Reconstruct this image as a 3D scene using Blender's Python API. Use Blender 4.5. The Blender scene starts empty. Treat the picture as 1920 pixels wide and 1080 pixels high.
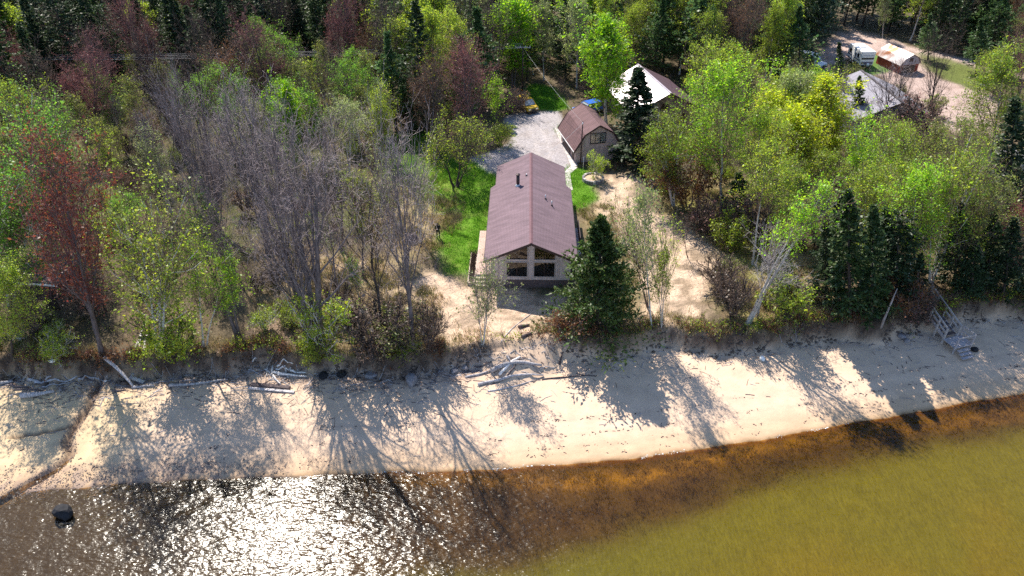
import bpy, bmesh, math, random
import numpy as np
from mathutils import Vector, Matrix

random.seed(7)
C = bpy.context.scene
COL = C.collection
PI = math.pi
R = math.radians

# ------------------------------------------------------------------ camera
CZ = 40.8                      # camera height above the lake
PITCH = R(35.5)
FPX = 1350.0                   # focal length in pixels of a 1920 wide frame
cam = bpy.data.cameras.new('camera')
cam.sensor_width = 36.0
cam.lens = 36.0 * FPX / 1920.0
cam.clip_start = 0.5
cam.clip_end = 9000
camo = bpy.data.objects.new('camera', cam)
COL.objects.link(camo)
camo.location = (0, 0, CZ)
camo.rotation_euler = (PI / 2 - PITCH, 0, 0)
C.camera = camo

# ------------------------------------------------------------------ light
SUN_EL, SUN_AZ = R(52), R(-27)         # azimuth from +Y towards +X
world = bpy.data.worlds.new('World')
C.world = world
world.use_nodes = True
wn = world.node_tree.nodes
wn.clear()
sky = wn.new('ShaderNodeTexSky')
sky.sky_type = 'NISHITA'
sky.sun_disc = False
sky.sun_elevation = SUN_EL
sky.sun_rotation = SUN_AZ
sky.altitude = 200
sky.ozone_density = 4.0
sky.dust_density = 0.4
bg = wn.new('ShaderNodeBackground')
bg.inputs['Strength'].default_value = 0.12
wo = wn.new('ShaderNodeOutputWorld')
world.node_tree.links.new(sky.outputs[0], bg.inputs[0])
world.node_tree.links.new(bg.outputs[0], wo.inputs[0])
sl = bpy.data.lights.new('sun', 'SUN')
sl.energy = 4.6
sl.angle = R(0.5)
sl.color = (1.0, 0.93, 0.82)
so = bpy.data.objects.new('sun', sl)
COL.objects.link(so)
sdir = Vector((math.sin(SUN_AZ) * math.cos(SUN_EL), math.cos(SUN_AZ) * math.cos(SUN_EL), math.sin(SUN_EL)))
so.rotation_euler = sdir.to_track_quat('Z', 'Y').to_euler()
so.location = sdir * 200
C.view_settings.view_transform = 'Standard'
C.view_settings.look = 'None'
C.view_settings.gamma = 1
C.view_settings.use_curve_mapping = False
C.view_settings.exposure = 0.95
C.cycles.max_bounces = 8
C.cycles.transparent_max_bounces = 12
C.cycles.use_denoising = False

# ------------------------------------------------------------------ photo geometry helpers
sp_, cp_ = math.sin(PITCH), math.cos(PITCH)
def ray(px, py):
    u = (px - 960.0) / FPX
    v = (540.0 - py) / FPX
    return (u, cp_ + v * sp_, -sp_ + v * cp_)
def at(px, py, z=2.8):
    d = ray(px, py)
    t = (z - CZ) / d[2]
    return (d[0] * t, d[1] * t)

# ------------------------------------------------------------------ numpy noise
def vnoise(x, y, seed=0):
    xi = np.floor(x).astype(np.int64); yi = np.floor(y).astype(np.int64)
    xf = x - xi; yf = y - yi
    xf = xf * xf * (3 - 2 * xf); yf = yf * yf * (3 - 2 * yf)
    def h(a, b):
        n = (a * 374761393 + b * 668265263 + seed * 1442695041) & 0xffffffff
        n = ((n ^ (n >> 13)) * 1274126177) & 0xffffffff
        return ((n ^ (n >> 16)) & 0xffff) / 65535.0
    return (h(xi, yi) * (1 - xf) + h(xi + 1, yi) * xf) * (1 - yf) + (h(xi, yi + 1) * (1 - xf) + h(xi + 1, yi + 1) * xf) * yf
def fbm(x, y, scale, octv=4, seed=0):
    s = 0; a = 0.5; tot = 0
    x = np.asarray(x, float); y = np.asarray(y, float)
    for o in range(octv):
        s = s + a * vnoise(x * scale + 17.3 * o, y * scale - 9.1 * o, seed + o)
        tot += a; a *= 0.5; scale *= 2.03
    return s / tot
def sstep(a, b, x):
    t = np.clip((x - a) / (b - a), 0, 1)
    return t * t * (3 - 2 * t)

# ------------------------------------------------------------------ shore and bluff lines
shore_px = [(-260, 940), (-100, 936), (0, 930), (120, 916), (240, 905), (400, 898), (560, 892), (760, 885), (960, 878), (1120, 865),
            (1260, 850), (1400, 828), (1560, 800), (1700, 775), (1800, 757), (1920, 738), (2150, 700)]
bluff_px = [(-260, 680), (0, 690), (140, 694), (330, 686), (480, 672), (600, 674), (740, 680), (860, 672), (950, 655), (1010, 645), (1080, 652),
            (1200, 642), (1260, 634), (1330, 646), (1400, 640), (1480, 622), (1560, 614), (1640, 622), (1730, 604), (1800, 584), (1920, 576), (2150, 560)]
shw = np.array(sorted(at(x, y, 0.0) for x, y in shore_px))
blw = np.array(sorted(at(x, y, 1.9) for x, y in bluff_px))
def y_shore(x): return np.interp(x, shw[:, 0], shw[:, 1]) + 0.10 * np.sin(np.asarray(x) * 0.9) * np.sin(np.asarray(x) * 0.37 + 1)
def y_bluff(x):
    x = np.asarray(x, float)
    return np.interp(x, blw[:, 0], blw[:, 1]) + 1.7 * (fbm(x, x * 0, 0.45, 3, 5) - 0.5) + 0.7 * (fbm(x, x * 0, 1.5, 2, 8) - 0.5)

creek = np.array([at(x, y, 1.0) for x, y in [(205, 690), (185, 722), (165, 760), (140, 790), (122, 815), (126, 842), (95, 868), (45, 893), (-15, 925), (-60, 950)]])
crack = np.array([at(x, y, 1.0) for x, y in [(18, 812), (60, 806), (105, 799), (128, 792)]])
def dist_poly(x, y, pts):
    best = np.full(np.shape(x), 1e9)
    for a, b in zip(pts[:-1], pts[1:]):
        ab = b - a
        t = np.clip(((x - a[0]) * ab[0] + (y - a[1]) * ab[1]) / (ab @ ab), 0, 1)
        d = np.hypot(x - a[0] - t * ab[0], y - a[1] - t * ab[1])
        best = np.minimum(best, d)
    return best

def terrain(x, y):
    x = np.asarray(x, float); y = np.asarray(y, float)
    ys, yb = y_shore(x), y_bluff(x)
    w = np.maximum(yb - ys, 1.0)
    t = (y - ys) / w
    beach = 1.15 * np.clip(t, 0, 1) ** 0.85
    bed = np.maximum(-0.09 * (ys - y), -2.2)
    z = np.where(t < 0, bed, beach)
    g_ = np.exp(-((x - 1.2) / 3.4) ** 2)
    up = sstep(-0.5 - 3.2 * g_, 0.35 + .5 * g_, y - yb)
    top = 2.75 + 0.25 * (fbm(x, y, 0.12, 3, 3) - 0.5) + 0.006 * np.clip(y - yb, 0, 40)
    z = z * (1 - up) + top * up
    land = sstep(0.02, 0.12, t)
    rough = land * (0.12 * (fbm(x, y, 0.8, 3, 11) - 0.5) + 0.07 * (fbm(x, y, 2.6, 2, 12) - 0.5))
    rough = rough * (0.35 + 0.65 * sstep(0.3, 0.7, t))
    z = z + rough
    # slumped lumps on the bluff face
    face = np.exp(-((y - yb + 0.3) / 0.9) ** 2)
    z = z + face * (0.7 * (fbm(x, y, 0.9, 3, 21) - 0.5) + .45 * (fbm(x, y, 2.4, 2, 22) - .5))
    return z

def terrain_full(x, y):
    z = terrain(x, y)
    near = (np.asarray(x) < -20)
    if np.any(near):
        dc = dist_poly(x, y, creek)
        z = z - np.where(near, 0.40 * (1 - sstep(0.14, 0.36, dc)), 0)
        dk = dist_poly(x, y, crack)
        z = z - np.where(near, 0.22 * (1 - sstep(0.08, 0.26, dk)), 0)
    return z
def gz(x, y): return float(terrain_full(np.array([x]), np.array([y]))[0])
def gat(px, py):
    z = 2.8
    for _ in range(7):
        x, y = at(px, py, z)
        z = 0.5 * z + 0.5 * gz(x, y)
    x, y = at(px, py, z)
    return x, y, gz(x, y)
def height_at(y, tx, ty):
    d = ray(tx, ty); t = y / d[1]
    return d[0] * t, CZ + d[2] * t

# ------------------------------------------------------------------ materials
def new_mat(name):
    m = bpy.data.materials.new(name); m.use_nodes = True
    nt = m.node_tree; nt.nodes.clear()
    out = nt.nodes.new('ShaderNodeOutputMaterial')
    return m, nt, out
def N(nt, t, **kw):
    n = nt.nodes.new(t)
    for k, v in kw.items():
        if k.startswith('i_'):
            n.inputs[k[2:].replace('_', ' ')].default_value = v
        else: setattr(n, k, v)
    return n
def mat_basic(name, col, rough=0.7, nscale=3.0, amt=0.25, bump=0.0, bscale=None, metal=0.0, spec=0.4, dirt=None):
    m, nt, out = new_mat(name); L = nt.links.new
    p = N(nt, 'ShaderNodeBsdfPrincipled'); p.inputs['Roughness'].default_value = rough; p.inputs['Metallic'].default_value = metal
    p.inputs['Specular IOR Level'].default_value = spec
    tc = N(nt, 'ShaderNodeTexCoord')
    no = N(nt, 'ShaderNodeTexNoise'); no.inputs['Scale'].default_value = nscale; no.inputs['Detail'].default_value = 6
    L(tc.outputs['Object'], no.inputs['Vector'])
    rp = N(nt, 'ShaderNodeMapRange'); rp.inputs[1].default_value = 0.25; rp.inputs[2].default_value = 0.75
    rp.inputs[3].default_value = 1 - amt; rp.inputs[4].default_value = 1 + amt
    L(no.outputs[0], rp.inputs[0])
    mx = N(nt, 'ShaderNodeMix', data_type='RGBA', blend_type='MULTIPLY'); mx.inputs[0].default_value = 1
    mx.inputs[6].default_value = (*col, 1); L(rp.outputs[0], mx.inputs[7])
    last = mx.outputs[2]
    if dirt:
        n2 = N(nt, 'ShaderNodeTexNoise'); n2.inputs['Scale'].default_value = nscale * 0.4; n2.inputs['Detail'].default_value = 8
        L(tc.outputs['Object'], n2.inputs['Vector'])
        r2 = N(nt, 'ShaderNodeMapRange'); r2.inputs[1].default_value = 0.48; r2.inputs[2].default_value = 0.62
        L(n2.outputs[0], r2.inputs[0])
        m2 = N(nt, 'ShaderNodeMix', data_type='RGBA'); m2.inputs[7].default_value = (*dirt, 1)
        L(r2.outputs[0], m2.inputs[0]); L(last, m2.inputs[6]); last = m2.outputs[2]
    L(last, p.inputs['Base Color'])
    if bump:
        b = N(nt, 'ShaderNodeBump'); b.inputs['Strength'].default_value = bump; b.inputs['Distance'].default_value = 0.05
        n3 = N(nt, 'ShaderNodeTexNoise'); n3.inputs['Scale'].default_value = bscale or nscale * 4; n3.inputs['Detail'].default_value = 6
        L(tc.outputs['Object'], n3.inputs['Vector']); L(n3.outputs[0], b.inputs['Height']); L(b.outputs[0], p.inputs['Normal'])
    L(p.outputs[0], out.inputs[0])
    return m
def mat_leaf(name, col, tcol=None, trans=0.5, jit=0.35, hue=0.03):
    m, nt, out = new_mat(name); L = nt.links.new
    geo = N(nt, 'ShaderNodeNewGeometry'); oi = N(nt, 'ShaderNodeObjectInfo')
    v1 = N(nt, 'ShaderNodeMapRange'); v1.inputs[3].default_value = 1 - jit; v1.inputs[4].default_value = 1 + jit
    L(geo.outputs['Random Per Island'], v1.inputs[0])
    v2 = N(nt, 'ShaderNodeMapRange'); v2.inputs[3].default_value = 0.8; v2.inputs[4].default_value = 1.2
    L(oi.outputs['Random'], v2.inputs[0])
    mu = N(nt, 'ShaderNodeMath', operation='MULTIPLY'); L(v1.outputs[0], mu.inputs[0]); L(v2.outputs[0], mu.inputs[1])
    hu = N(nt, 'ShaderNodeMapRange'); hu.inputs[3].default_value = 0.5 - hue; hu.inputs[4].default_value = 0.5 + hue
    ad = N(nt, 'ShaderNodeMath', operation='ADD'); L(oi.outputs['Random'], ad.inputs[0]); L(geo.outputs['Random Per Island'], ad.inputs[1])
    fr = N(nt, 'ShaderNodeMath', operation='FRACT'); L(ad.outputs[0], fr.inputs[0]); L(fr.outputs[0], hu.inputs[0])
    def hs(c):
        h = N(nt, 'ShaderNodeHueSaturation'); h.inputs['Color'].default_value = (*c, 1)
        L(hu.outputs[0], h.inputs['Hue']); L(mu.outputs[0], h.inputs['Value']); return h
    d = N(nt, 'ShaderNodeBsdfDiffuse'); t = N(nt, 'ShaderNodeBsdfTranslucent')
    L(hs(col).outputs[0], d.inputs[0]); L(hs(tcol or col).outputs[0], t.inputs[0])
    mx = N(nt, 'ShaderNodeMixShader'); mx.inputs[0].default_value = trans
    L(d.outputs[0], mx.inputs[1]); L(t.outputs[0], mx.inputs[2])
    g = N(nt, 'ShaderNodeBsdfGlossy'); g.inputs['Roughness'].default_value = 0.45
    m3 = N(nt, 'ShaderNodeMixShader'); m3.inputs[0].default_value = 0.03
    L(mx.outputs[0], m3.inputs[1]); L(g.outputs[0], m3.inputs[2])
    L(m3.outputs[0], out.inputs[0])
    return m
def mat_bark(name, col, birch=False):
    m, nt, out = new_mat(name); L = nt.links.new
    p = N(nt, 'ShaderNodeBsdfPrincipled'); p.inputs['Roughness'].default_value = 0.85; p.inputs['Specular IOR Level'].default_value = 0.25
    tc = N(nt, 'ShaderNodeTexCoord'); mp = N(nt, 'ShaderNodeMapping')
    mp.inputs['Scale'].default_value = (3, 3, 9) if birch else (6, 6, 1.4)
    no = N(nt, 'ShaderNodeTexNoise'); no.inputs['Scale'].default_value = 1.6; no.inputs['Detail'].default_value = 5
    L(tc.outputs['Object'], mp.inputs[0]); L(mp.outputs[0], no.inputs['Vector'])
    oi = N(nt, 'ShaderNodeObjectInfo')
    rp = N(nt, 'ShaderNodeValToRGB')
    e = rp.color_ramp.elements
    if birch:
        e[0].position = 0.33; e[0].color = (0.05, 0.045, 0.04, 1); e[1].position = 0.46; e[1].color = (*col, 1)
    else:
        e[0].position = 0.3; e[0].color = (col[0] * .5, col[1] * .5, col[2] * .5, 1); e[1].position = 0.7; e[1].color = (col[0] * 1.3, col[1] * 1.3, col[2] * 1.3, 1)
    L(no.outputs[0], rp.inputs[0])
    v2 = N(nt, 'ShaderNodeMapRange'); v2.inputs[3].default_value = 0.78; v2.inputs[4].default_value = 1.22; L(oi.outputs['Random'], v2.inputs[0])
    mx = N(nt, 'ShaderNodeMix', data_type='RGBA', blend_type='MULTIPLY'); mx.inputs[0].default_value = 1
    L(rp.outputs[0], mx.inputs[6]); L(v2.outputs[0], mx.inputs[7])
    L(mx.outputs[2], p.inputs['Base Color'])
    L(p.outputs[0], out.inputs[0])
    return m

M = {}
M['bark_grey'] = mat_bark('bark_grey', (0.16, 0.13, 0.13))
M['twig_grey'] = mat_bark('twig_grey', (0.33, 0.265, 0.26))
M['twig_brown'] = mat_bark('twig_brown', (0.17, 0.115, 0.09))
M['twig_red'] = mat_bark('twig_red', (0.24, 0.10, 0.10))
M['bark_dark'] = mat_bark('bark_dark', (0.075, 0.06, 0.055))
M['bark_birch'] = mat_bark('bark_birch', (0.60, 0.56, 0.52), True)
M['bark_dead'] = mat_bark('bark_dead', (0.42, 0.37, 0.36))
M['leaf_green'] = mat_leaf('leaf_green', (0.216, 0.288, 0.036), (0.481, 0.624, 0.0455), .55)
M['leaf_fresh'] = mat_leaf('leaf_fresh', (0.21, 0.36, 0.024), (0.468, 0.754, 0.0325), .55)
M['leaf_mid'] = mat_leaf('leaf_mid', (0.138, 0.264, 0.0336), (0.273, 0.533, 0.0455), .55)
M['leaf_lime'] = mat_leaf('leaf_lime', (0.20, 0.36, 0.015), (0.40, 0.70, 0.015), .6)
M['leaf_yellow'] = mat_leaf('leaf_yellow', (0.322, 0.3795, 0.0184), (0.6875, 0.775, 0.025), .6)
M['leaf_olive'] = mat_leaf('leaf_olive', (0.168, 0.198, 0.048), (0.338, 0.39, 0.0715), .5)
M['leaf_pale'] = mat_leaf('leaf_pale', (0.24, 0.288, 0.096), (0.416, 0.494, 0.156), .5)
M['leaf_bud'] = mat_leaf('leaf_bud', (0.23, 0.1035, 0.092), (0.3375, 0.125, 0.1063), .4, hue=.015)
M['leaf_red'] = mat_leaf('leaf_red', (0.2185, 0.0667, 0.0403), (0.3375, 0.0875, 0.0438), .45, hue=.015)
M['leaf_crimson'] = mat_leaf('leaf_crimson', (0.26, 0.02, 0.03), (0.42, 0.03, 0.04), .45, hue=.01)
M['leaf_rust'] = mat_leaf('leaf_rust', (0.1955, 0.0978, 0.0403), (0.325, 0.1375, 0.05), .45)
M['leaf_greybud'] = mat_leaf('leaf_greybud', (0.20, 0.16, 0.13), (0.25, 0.19, 0.14), .4, hue=.02)
M['needle_dark'] = mat_leaf('needle_dark', (0.0437, 0.0713, 0.0299), (0.066, 0.114, 0.036), .3, .45)
M['needle_spruce'] = mat_leaf('needle_spruce', (0.0598, 0.0989, 0.0322), (0.096, 0.168, 0.0432), .3, .45)
M['needle_blue'] = mat_leaf('needle_blue', (0.0633, 0.1012, 0.0633), (0.096, 0.162, 0.084), .3, .4)
M['needle_soft'] = mat_leaf('needle_soft', (0.0862, 0.1437, 0.0517), (0.132, 0.24, 0.072), .4, .35)
M['needle_big'] = mat_leaf('needle_big', (0.0862, 0.1323, 0.0345), (0.144, 0.222, 0.042), .35, .5)

# ------------------------------------------------------------------ mesh helpers
def mesh_np(name, V, quads=None, tris=None, mats=(), mq=None, mt=None, smooth=False):
    me = bpy.data.meshes.new(name)
    V = np.asarray(V, np.float32)
    q = np.zeros((0, 4), np.int32) if quads is None or len(quads) == 0 else np.asarray(quads, np.int32)
    t = np.zeros((0, 3), np.int32) if tris is None or len(tris) == 0 else np.asarray(tris, np.int32)
    me.vertices.add(len(V)); me.vertices.foreach_set('co', V.ravel())
    me.loops.add(q.size + t.size)
    me.loops.foreach_set('vertex_index', np.concatenate([q.ravel(), t.ravel()]))
    me.polygons.add(len(q) + len(t))
    st = np.concatenate([np.arange(len(q)) * 4, q.size + np.arange(len(t)) * 3]).astype(np.int32)
    me.polygons.foreach_set('loop_start', st)
    for m in mats: me.materials.append(m)
    if mq is not None or mt is not None:
        a = np.concatenate([np.zeros(len(q), np.int32) if mq is None else np.asarray(mq, np.int32),
                            np.zeros(len(t), np.int32) if mt is None else np.asarray(mt, np.int32)])
        me.polygons.foreach_set('material_index', a)
    if smooth: me.polygons.foreach_set('use_smooth', np.ones(len(q) + len(t), bool))
    me.update(calc_edges=True)
    return me
def link(name, me, parent=None):
    o = bpy.data.objects.new(name, me); COL.objects.link(o)
    if parent is not None: o.parent = parent
    return o
def tag(o, label=None, cat=None, group=None, kind=None):
    if label: o['label'] = label
    if cat: o['category'] = cat
    if group: o['group'] = group
    if kind: o['kind'] = kind
    return o
def thing(name, label, cat, loc=(0, 0, 0), rz=0.0, group=None):
    o = bpy.data.objects.new(name, None); COL.objects.link(o)
    o.empty_display_size = 0.3
    o.location = loc; o.rotation_euler = (0, 0, rz)
    return tag(o, label, cat, group)

class MB:
    def __init__(s): s.v = []; s.f = []; s.m = []
    def add(s, vs, fs, mi=0):
        o = len(s.v); s.v += [tuple(p) for p in vs]
        s.f += [tuple(i + o for i in f) for f in fs]; s.m += [mi] * len(fs)
    def box(s, x0, x1, y0, y1, z0, z1, mi=0, b=0):
        vs = [(x0, y0, z0), (x1, y0, z0), (x1, y1, z0), (x0, y1, z0), (x0, y0, z1), (x1, y0, z1), (x1, y1, z1), (x0, y1, z1)]
        s.add(vs, [(3, 2, 1, 0), (4, 5, 6, 7), (0, 1, 5, 4), (1, 2, 6, 5), (2, 3, 7, 6), (3, 0, 4, 7)], mi); return s
    def prism(s, poly, a0, a1, axis='y', mi=0):
        """poly of 2D points (counter-clockwise) extruded between a0 and a1 along an axis"""
        n = len(poly)
        def P(p, a):
            if axis == 'y': return (p[0], a, p[1])
            if axis == 'x': return (a, p[0], p[1])
            return (p[0], p[1], a)
        vs = [P(p, a0) for p in poly] + [P(p, a1) for p in poly]
        fs = [tuple(range(n)), tuple(range(2 * n - 1, n - 1, -1))] + [(i, i + n, (i + 1) % n + n, (i + 1) % n) for i in range(n)]
        s.add(vs, fs, mi); return s
    def beam(s, a, b, w, h, mi=0, up=(0, 0, 1)):
        a = Vector(a); b = Vector(b); d = (b - a).normalized(); u = Vector(up)
        if abs(d.dot(u)) > 0.97: u = Vector((0, 1, 0))
        x = d.cross(u).normalized() * (w / 2); z = x.cross(d).normalized() * (h / 2)
        vs = [a - x - z, a + x - z, a + x + z, a - x + z, b - x - z, b + x - z, b + x + z, b - x + z]
        s.add(vs, [(0, 1, 2, 3), (7, 6, 5, 4), (0, 4, 5, 1), (1, 5, 6, 2), (2, 6, 7, 3), (3, 7, 4, 0)], mi); return s
    def tube(s, pts, rad, n=8, mi=0, caps=True):
        pts = [Vector(p) for p in pts]
        if not hasattr(rad, '__len__'): rad = [rad] * len(pts)
        o = len(s.v); K = len(pts)
        for i, p in enumerate(pts):
            t = (pts[min(i + 1, K - 1)] - pts[max(i - 1, 0)]).normalized()
            u = Vector((0, 0, 1)) if abs(t.z) < 0.9 else Vector((1, 0, 0))
            a = t.cross(u).normalized(); b = t.cross(a)
            for k in range(n):
                an = 2 * PI * k / n
                s.v.append(tuple(p + (a * math.cos(an) + b * math.sin(an)) * rad[i]))
        for i in range(K - 1):
            for k in range(n):
                s.f.append((o + i * n + k, o + i * n + (k + 1) % n, o + (i + 1) * n + (k + 1) % n, o + (i + 1) * n + k)); s.m.append(mi)
        if caps:
            s.f.append(tuple(o + k for k in range(n))[::-1]); s.m.append(mi)
            s.f.append(tuple(o + (K - 1) * n + k for k in range(n))); s.m.append(mi)
        return s
    def ring(s, prof, n=24, mi=0, closed=False):
        o = len(s.v); K = len(prof)
        for r, z in prof:
            for k in range(n):
                an = 2 * PI * k / n; s.v.append((r * math.cos(an), r * math.sin(an), z))
        for i in range(K if closed else K - 1):
            j = (i + 1) % K
            for k in range(n):
                s.f.append((o + i * n + k, o + i * n + (k + 1) % n, o + j * n + (k + 1) % n, o + j * n + k)); s.m.append(mi)
        return s
    def mesh(s, name, mats, smooth=False, bevel=0):
        me = bpy.data.meshes.new(name); me.from_pydata(s.v, [], s.f)
        for m in (mats if isinstance(mats, (list, tuple)) else [mats]): me.materials.append(m)
        me.polygons.foreach_set('material_index', s.m)
        bm = bmesh.new(); bm.from_mesh(me)
        bmesh.ops.recalc_face_normals(bm, faces=bm.faces)
        if bevel:
            bmesh.ops.bevel(bm, geom=list(bm.edges), offset=bevel, segments=2, profile=0.6, affect='EDGES', clamp_overlap=True)
        bm.to_mesh(me); bm.free()
        if smooth: me.polygons.foreach_set('use_smooth', [True] * len(me.polygons))
        me.update(); return me
    def build(s, name, mats, parent=None, smooth=False, bevel=0):
        return link(name, s.mesh(name, mats, smooth, bevel), parent)

# ================================================================== GROUND
def poly_w(pts, z=2.8): return np.array([at(x, y, z) for x, y in pts])
def poly_mask(x, y, poly, soft=0.5, wob=0.6, seed=40, nsc=0.5):
    """1 inside, soft and uneven edge"""
    n = len(poly); inside = np.zeros(np.shape(x), bool)
    for i in range(n):
        a, b = poly[i], poly[(i + 1) % n]
        if abs(b[1] - a[1]) < 1e-9: continue
        c = ((a[1] > y) != (b[1] > y)) & (x < (b[0] - a[0]) * (y - a[1]) / (b[1] - a[1]) + a[0])
        inside ^= c
    d = dist_poly(x, y, np.vstack([poly, poly[:1]]))
    sd = np.where(inside, d, -d) + wob * 2 * (fbm(x, y, nsc, 3, seed) - 0.5)
    return sstep(-soft, soft, sd)

P_drive = poly_w([(955, 218), (985, 214), (1045, 212), (1056, 228), (1042, 246), (1058, 262), (1072, 300), (1066, 316), (1040, 330), (930, 330),
                  (905, 318), (880, 300), (925, 285), (958, 270), (962, 250), (945, 232)])
P_lawn_back = poly_w([(985, 172), (1000, 160), (1035, 168), (1062, 188), (1066, 207), (1040, 211), (1000, 208), (975, 195)])
P_lawn_left = poly_w([(1000, 300), (870, 305), (830, 330), (850, 352), (870, 372), (868, 396), (838, 420), (822, 445), (826, 478), (842, 506), (880, 520), (915, 535), (930, 500), (935, 400)])
P_field = poly_w([(745, 255), (800, 250), (840, 285), (885, 310), (880, 350), (872, 395), (835, 402), (800, 375), (765, 345), (735, 325), (715, 300), (730, 270)])
P_lawn_right = poly_w([(1040, 322), (1066, 312), (1072, 322), (1085, 316), (1100, 322), (1096, 345), (1110, 352), (1118, 372), (1098, 392), (1070, 400), (1055, 360)])
P_lawn_strip = poly_w([(1036, 236), (1044, 232), (1062, 262), (1050, 266)])
P_sand_r = poly_w([(1128, 332), (1175, 330), (1200, 345), (1190, 372), (1205, 395), (1260, 412), (1300, 435), (1330, 460), (1345, 500), (1330, 530), (1310, 570), (1330, 610), (1345, 650), (1230, 650),
                   (1210, 600), (1215, 560), (1190, 520), (1160, 470), (1140, 430), (1130, 390), (1120, 360)])
P_sand_f = poly_w([(870, 540), (930, 530), (1060, 560), (1080, 600), (1030, 640), (960, 660), (880, 660), (830, 640), (800, 590), (770, 540), (800, 510), (835, 510)])
P_sand_p = poly_w([(470, 600), (520, 590), (560, 640), (540, 690), (470, 690), (462, 640)])
P_lot = poly_w([(1545, 92), (1570, 68), (1600, 58), (1640, 66), (1700, 88), (1760, 102), (1830, 116), (1920, 134), (2000, 150), (2000, 165), (1880, 142), (1800, 124), (1740, 120), (1760, 150),
                (1860, 178), (1870, 200), (1850, 260), (1790, 250), (1740, 210), (1690, 180), (1640, 140), (1590, 112), (1560, 120), (1535, 140), (1510, 120)])
P_trailer_grass = poly_w([(1588, 128), (1620, 102), (1650, 102), (1690, 130), (1660, 140), (1600, 145)])
P_lawn_far = poly_w([(1720, 104), (1780, 112), (1850, 140), (1890, 165), (1830, 172), (1770, 150), (1735, 130)])
P_lawn_e = poly_w([(1835, 280), (1868, 272), (1876, 300), (1850, 320), (1830, 308)])
P_drygrass = poly_w([(1270, 330), (1400, 340), (1480, 420), (1560, 520), (1560, 600), (1420, 610), (1340, 560), (1345, 470), (1300, 430), (1240, 400)])
P_dry2 = poly_w([(1080, 390), (1140, 380), (1160, 430), (1200, 520), (1215, 640), (1180, 650), (1150, 500)])
P_dry3 = poly_w([(640, 470), (760, 500), (830, 560), (840, 650), (620, 660), (560, 620), (470, 560), (560, 520)])
P_dry4 = poly_w([(700, 330), (860, 340), (860, 420), (820, 470), (760, 470), (690, 420)])
P_olive = poly_w([(-100, 190), (200, 150), (480, 190), (640, 240), (720, 330), (640, 430), (420, 460), (-100, 480)])

PAL = dict(sand=(0.62, 0.455, 0.33), wet=(0.36, 0.235, 0.13), forest=(0.135, 0.105, 0.068), lawn=(0.12, 0.26, 0.018), dry=(0.36, 0.275, 0.15),
           gravel=(0.40, 0.365, 0.375), soil=(0.055, 0.038, 0.034), lot=(0.46, 0.345, 0.30), field=(0.16, 0.26, 0.03), olive=(0.105, 0.115, 0.04),
           pebble=(0.30, 0.225, 0.19))

def axis(dense, lo, hi, grow=1.25, maxv=2600):
    a = []
    for s, e, st in dense: a += list(np.arange(s, e, st))
    a.append(dense[-1][1])
    up = [a[-1]]; st = dense[-1][2] * 1.3
    while up[-1] < hi: up.append(up[-1] + st); st *= grow
    dn = [a[0]]; st = dense[0][2] * 1.3
    while dn[-1] > lo: dn.append(dn[-1] - st); st *= grow
    return np.array(dn[:0:-1] + a + up[1:])
gx = axis([(-78, -42, 0.6), (-42, -27, 0.22), (-27, 46, 0.4), (46, 84, 0.6)], -2600, 2600)
gy = axis([(16, 30, 0.6), (30, 58, 0.26), (58, 118, 0.6)], -2600, 2600)
GX, GY = np.meshgrid(gx, gy)
X, Y = GX.ravel(), GY.ravel()
Z = terrain_full(X, Y)
ysx, ybx = y_shore(X), y_bluff(X)
col = np.zeros((len(X), 3))
def mixc(mask, c):
    global col
    col = col * (1 - mask[:, None]) + np.array(c)[None] * mask[:, None]
def msk(poly, soft=.5, wob=.6, seed=40, nsc=.5): return poly_mask(X, Y, poly, soft, wob, seed, nsc)
one = np.ones(len(X))
mixc(one, PAL['forest'])
n1 = fbm(X, Y, 0.25, 4, 61); n2 = fbm(X, Y, 0.9, 3, 62); n3 = fbm(X, Y, 2.5, 2, 63)
mixc(sstep(.5, .68, n1) * 0.6, (0.16, 0.11, 0.065))
mixc(msk(P_olive, 4, 4, 41, .15) * 0.8 * sstep(.3, .6, n2), PAL['olive'])
mixc(sstep(.56, .7, n2) * 0.5, (0.075, 0.085, 0.028))
for p, s in ((P_drygrass, 42), (P_dry2, 43), (P_dry3, 44), (P_dry4, 45)):
    mixc(msk(p, 1.5, 1.6, s) * (0.55 + 0.45 * sstep(.35, .6, n2)), PAL['dry'])
mixc(msk(P_drygrass, 2, 2, 46) * sstep(.52, .66, n1) * .8, (0.20, 0.205, 0.05))
mixc(msk(P_dry3, 2, 2, 47) * sstep(.5, .62, n2) * .7, (0.44, 0.32, 0.22))
mixc(msk(P_field, 1.2, 1.2, 48) * .95, PAL['field'])
mixc(msk(P_field, 1.5, 1.5, 48) * sstep(.5, .7, n2) * .5, (0.2, 0.21, 0.05))
mixc(msk(P_sand_r, 1.0, 1.6, 49, .4) * (0.35 + 0.65 * sstep(.36, .52, n2 * .6 + n3 * .4)), PAL['sand'])
mixc(msk(P_sand_f, 1.0, 1.2, 50, .5) * (0.5 + 0.5 * sstep(.34, .5, n2 * .6 + n3 * .4)), PAL['sand'])
mixc(msk(P_sand_p, .6, .8, 51) * .6, (0.42, 0.29, 0.22))
for p, s in ((P_lawn_back, 52), (P_lawn_left, 53), (P_lawn_right, 54), (P_lawn_strip, 55), (P_lawn_e, 56)):
    mixc(msk(p, .5 if s != 53 else .9, .5, s) * .97, PAL['lawn'])
mixc(msk(P_lawn_left, 1, 1, 57) * sstep(.5, .66, n2) * .45, (0.13, 0.19, 0.03))
mixc(msk(P_lot, .9, 1.0, 58), PAL['lot'])
mixc(msk(P_lot, .9, 1.0, 58) * sstep(.5, .66, n2) * .6, (0.30, 0.21, 0.17))
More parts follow.
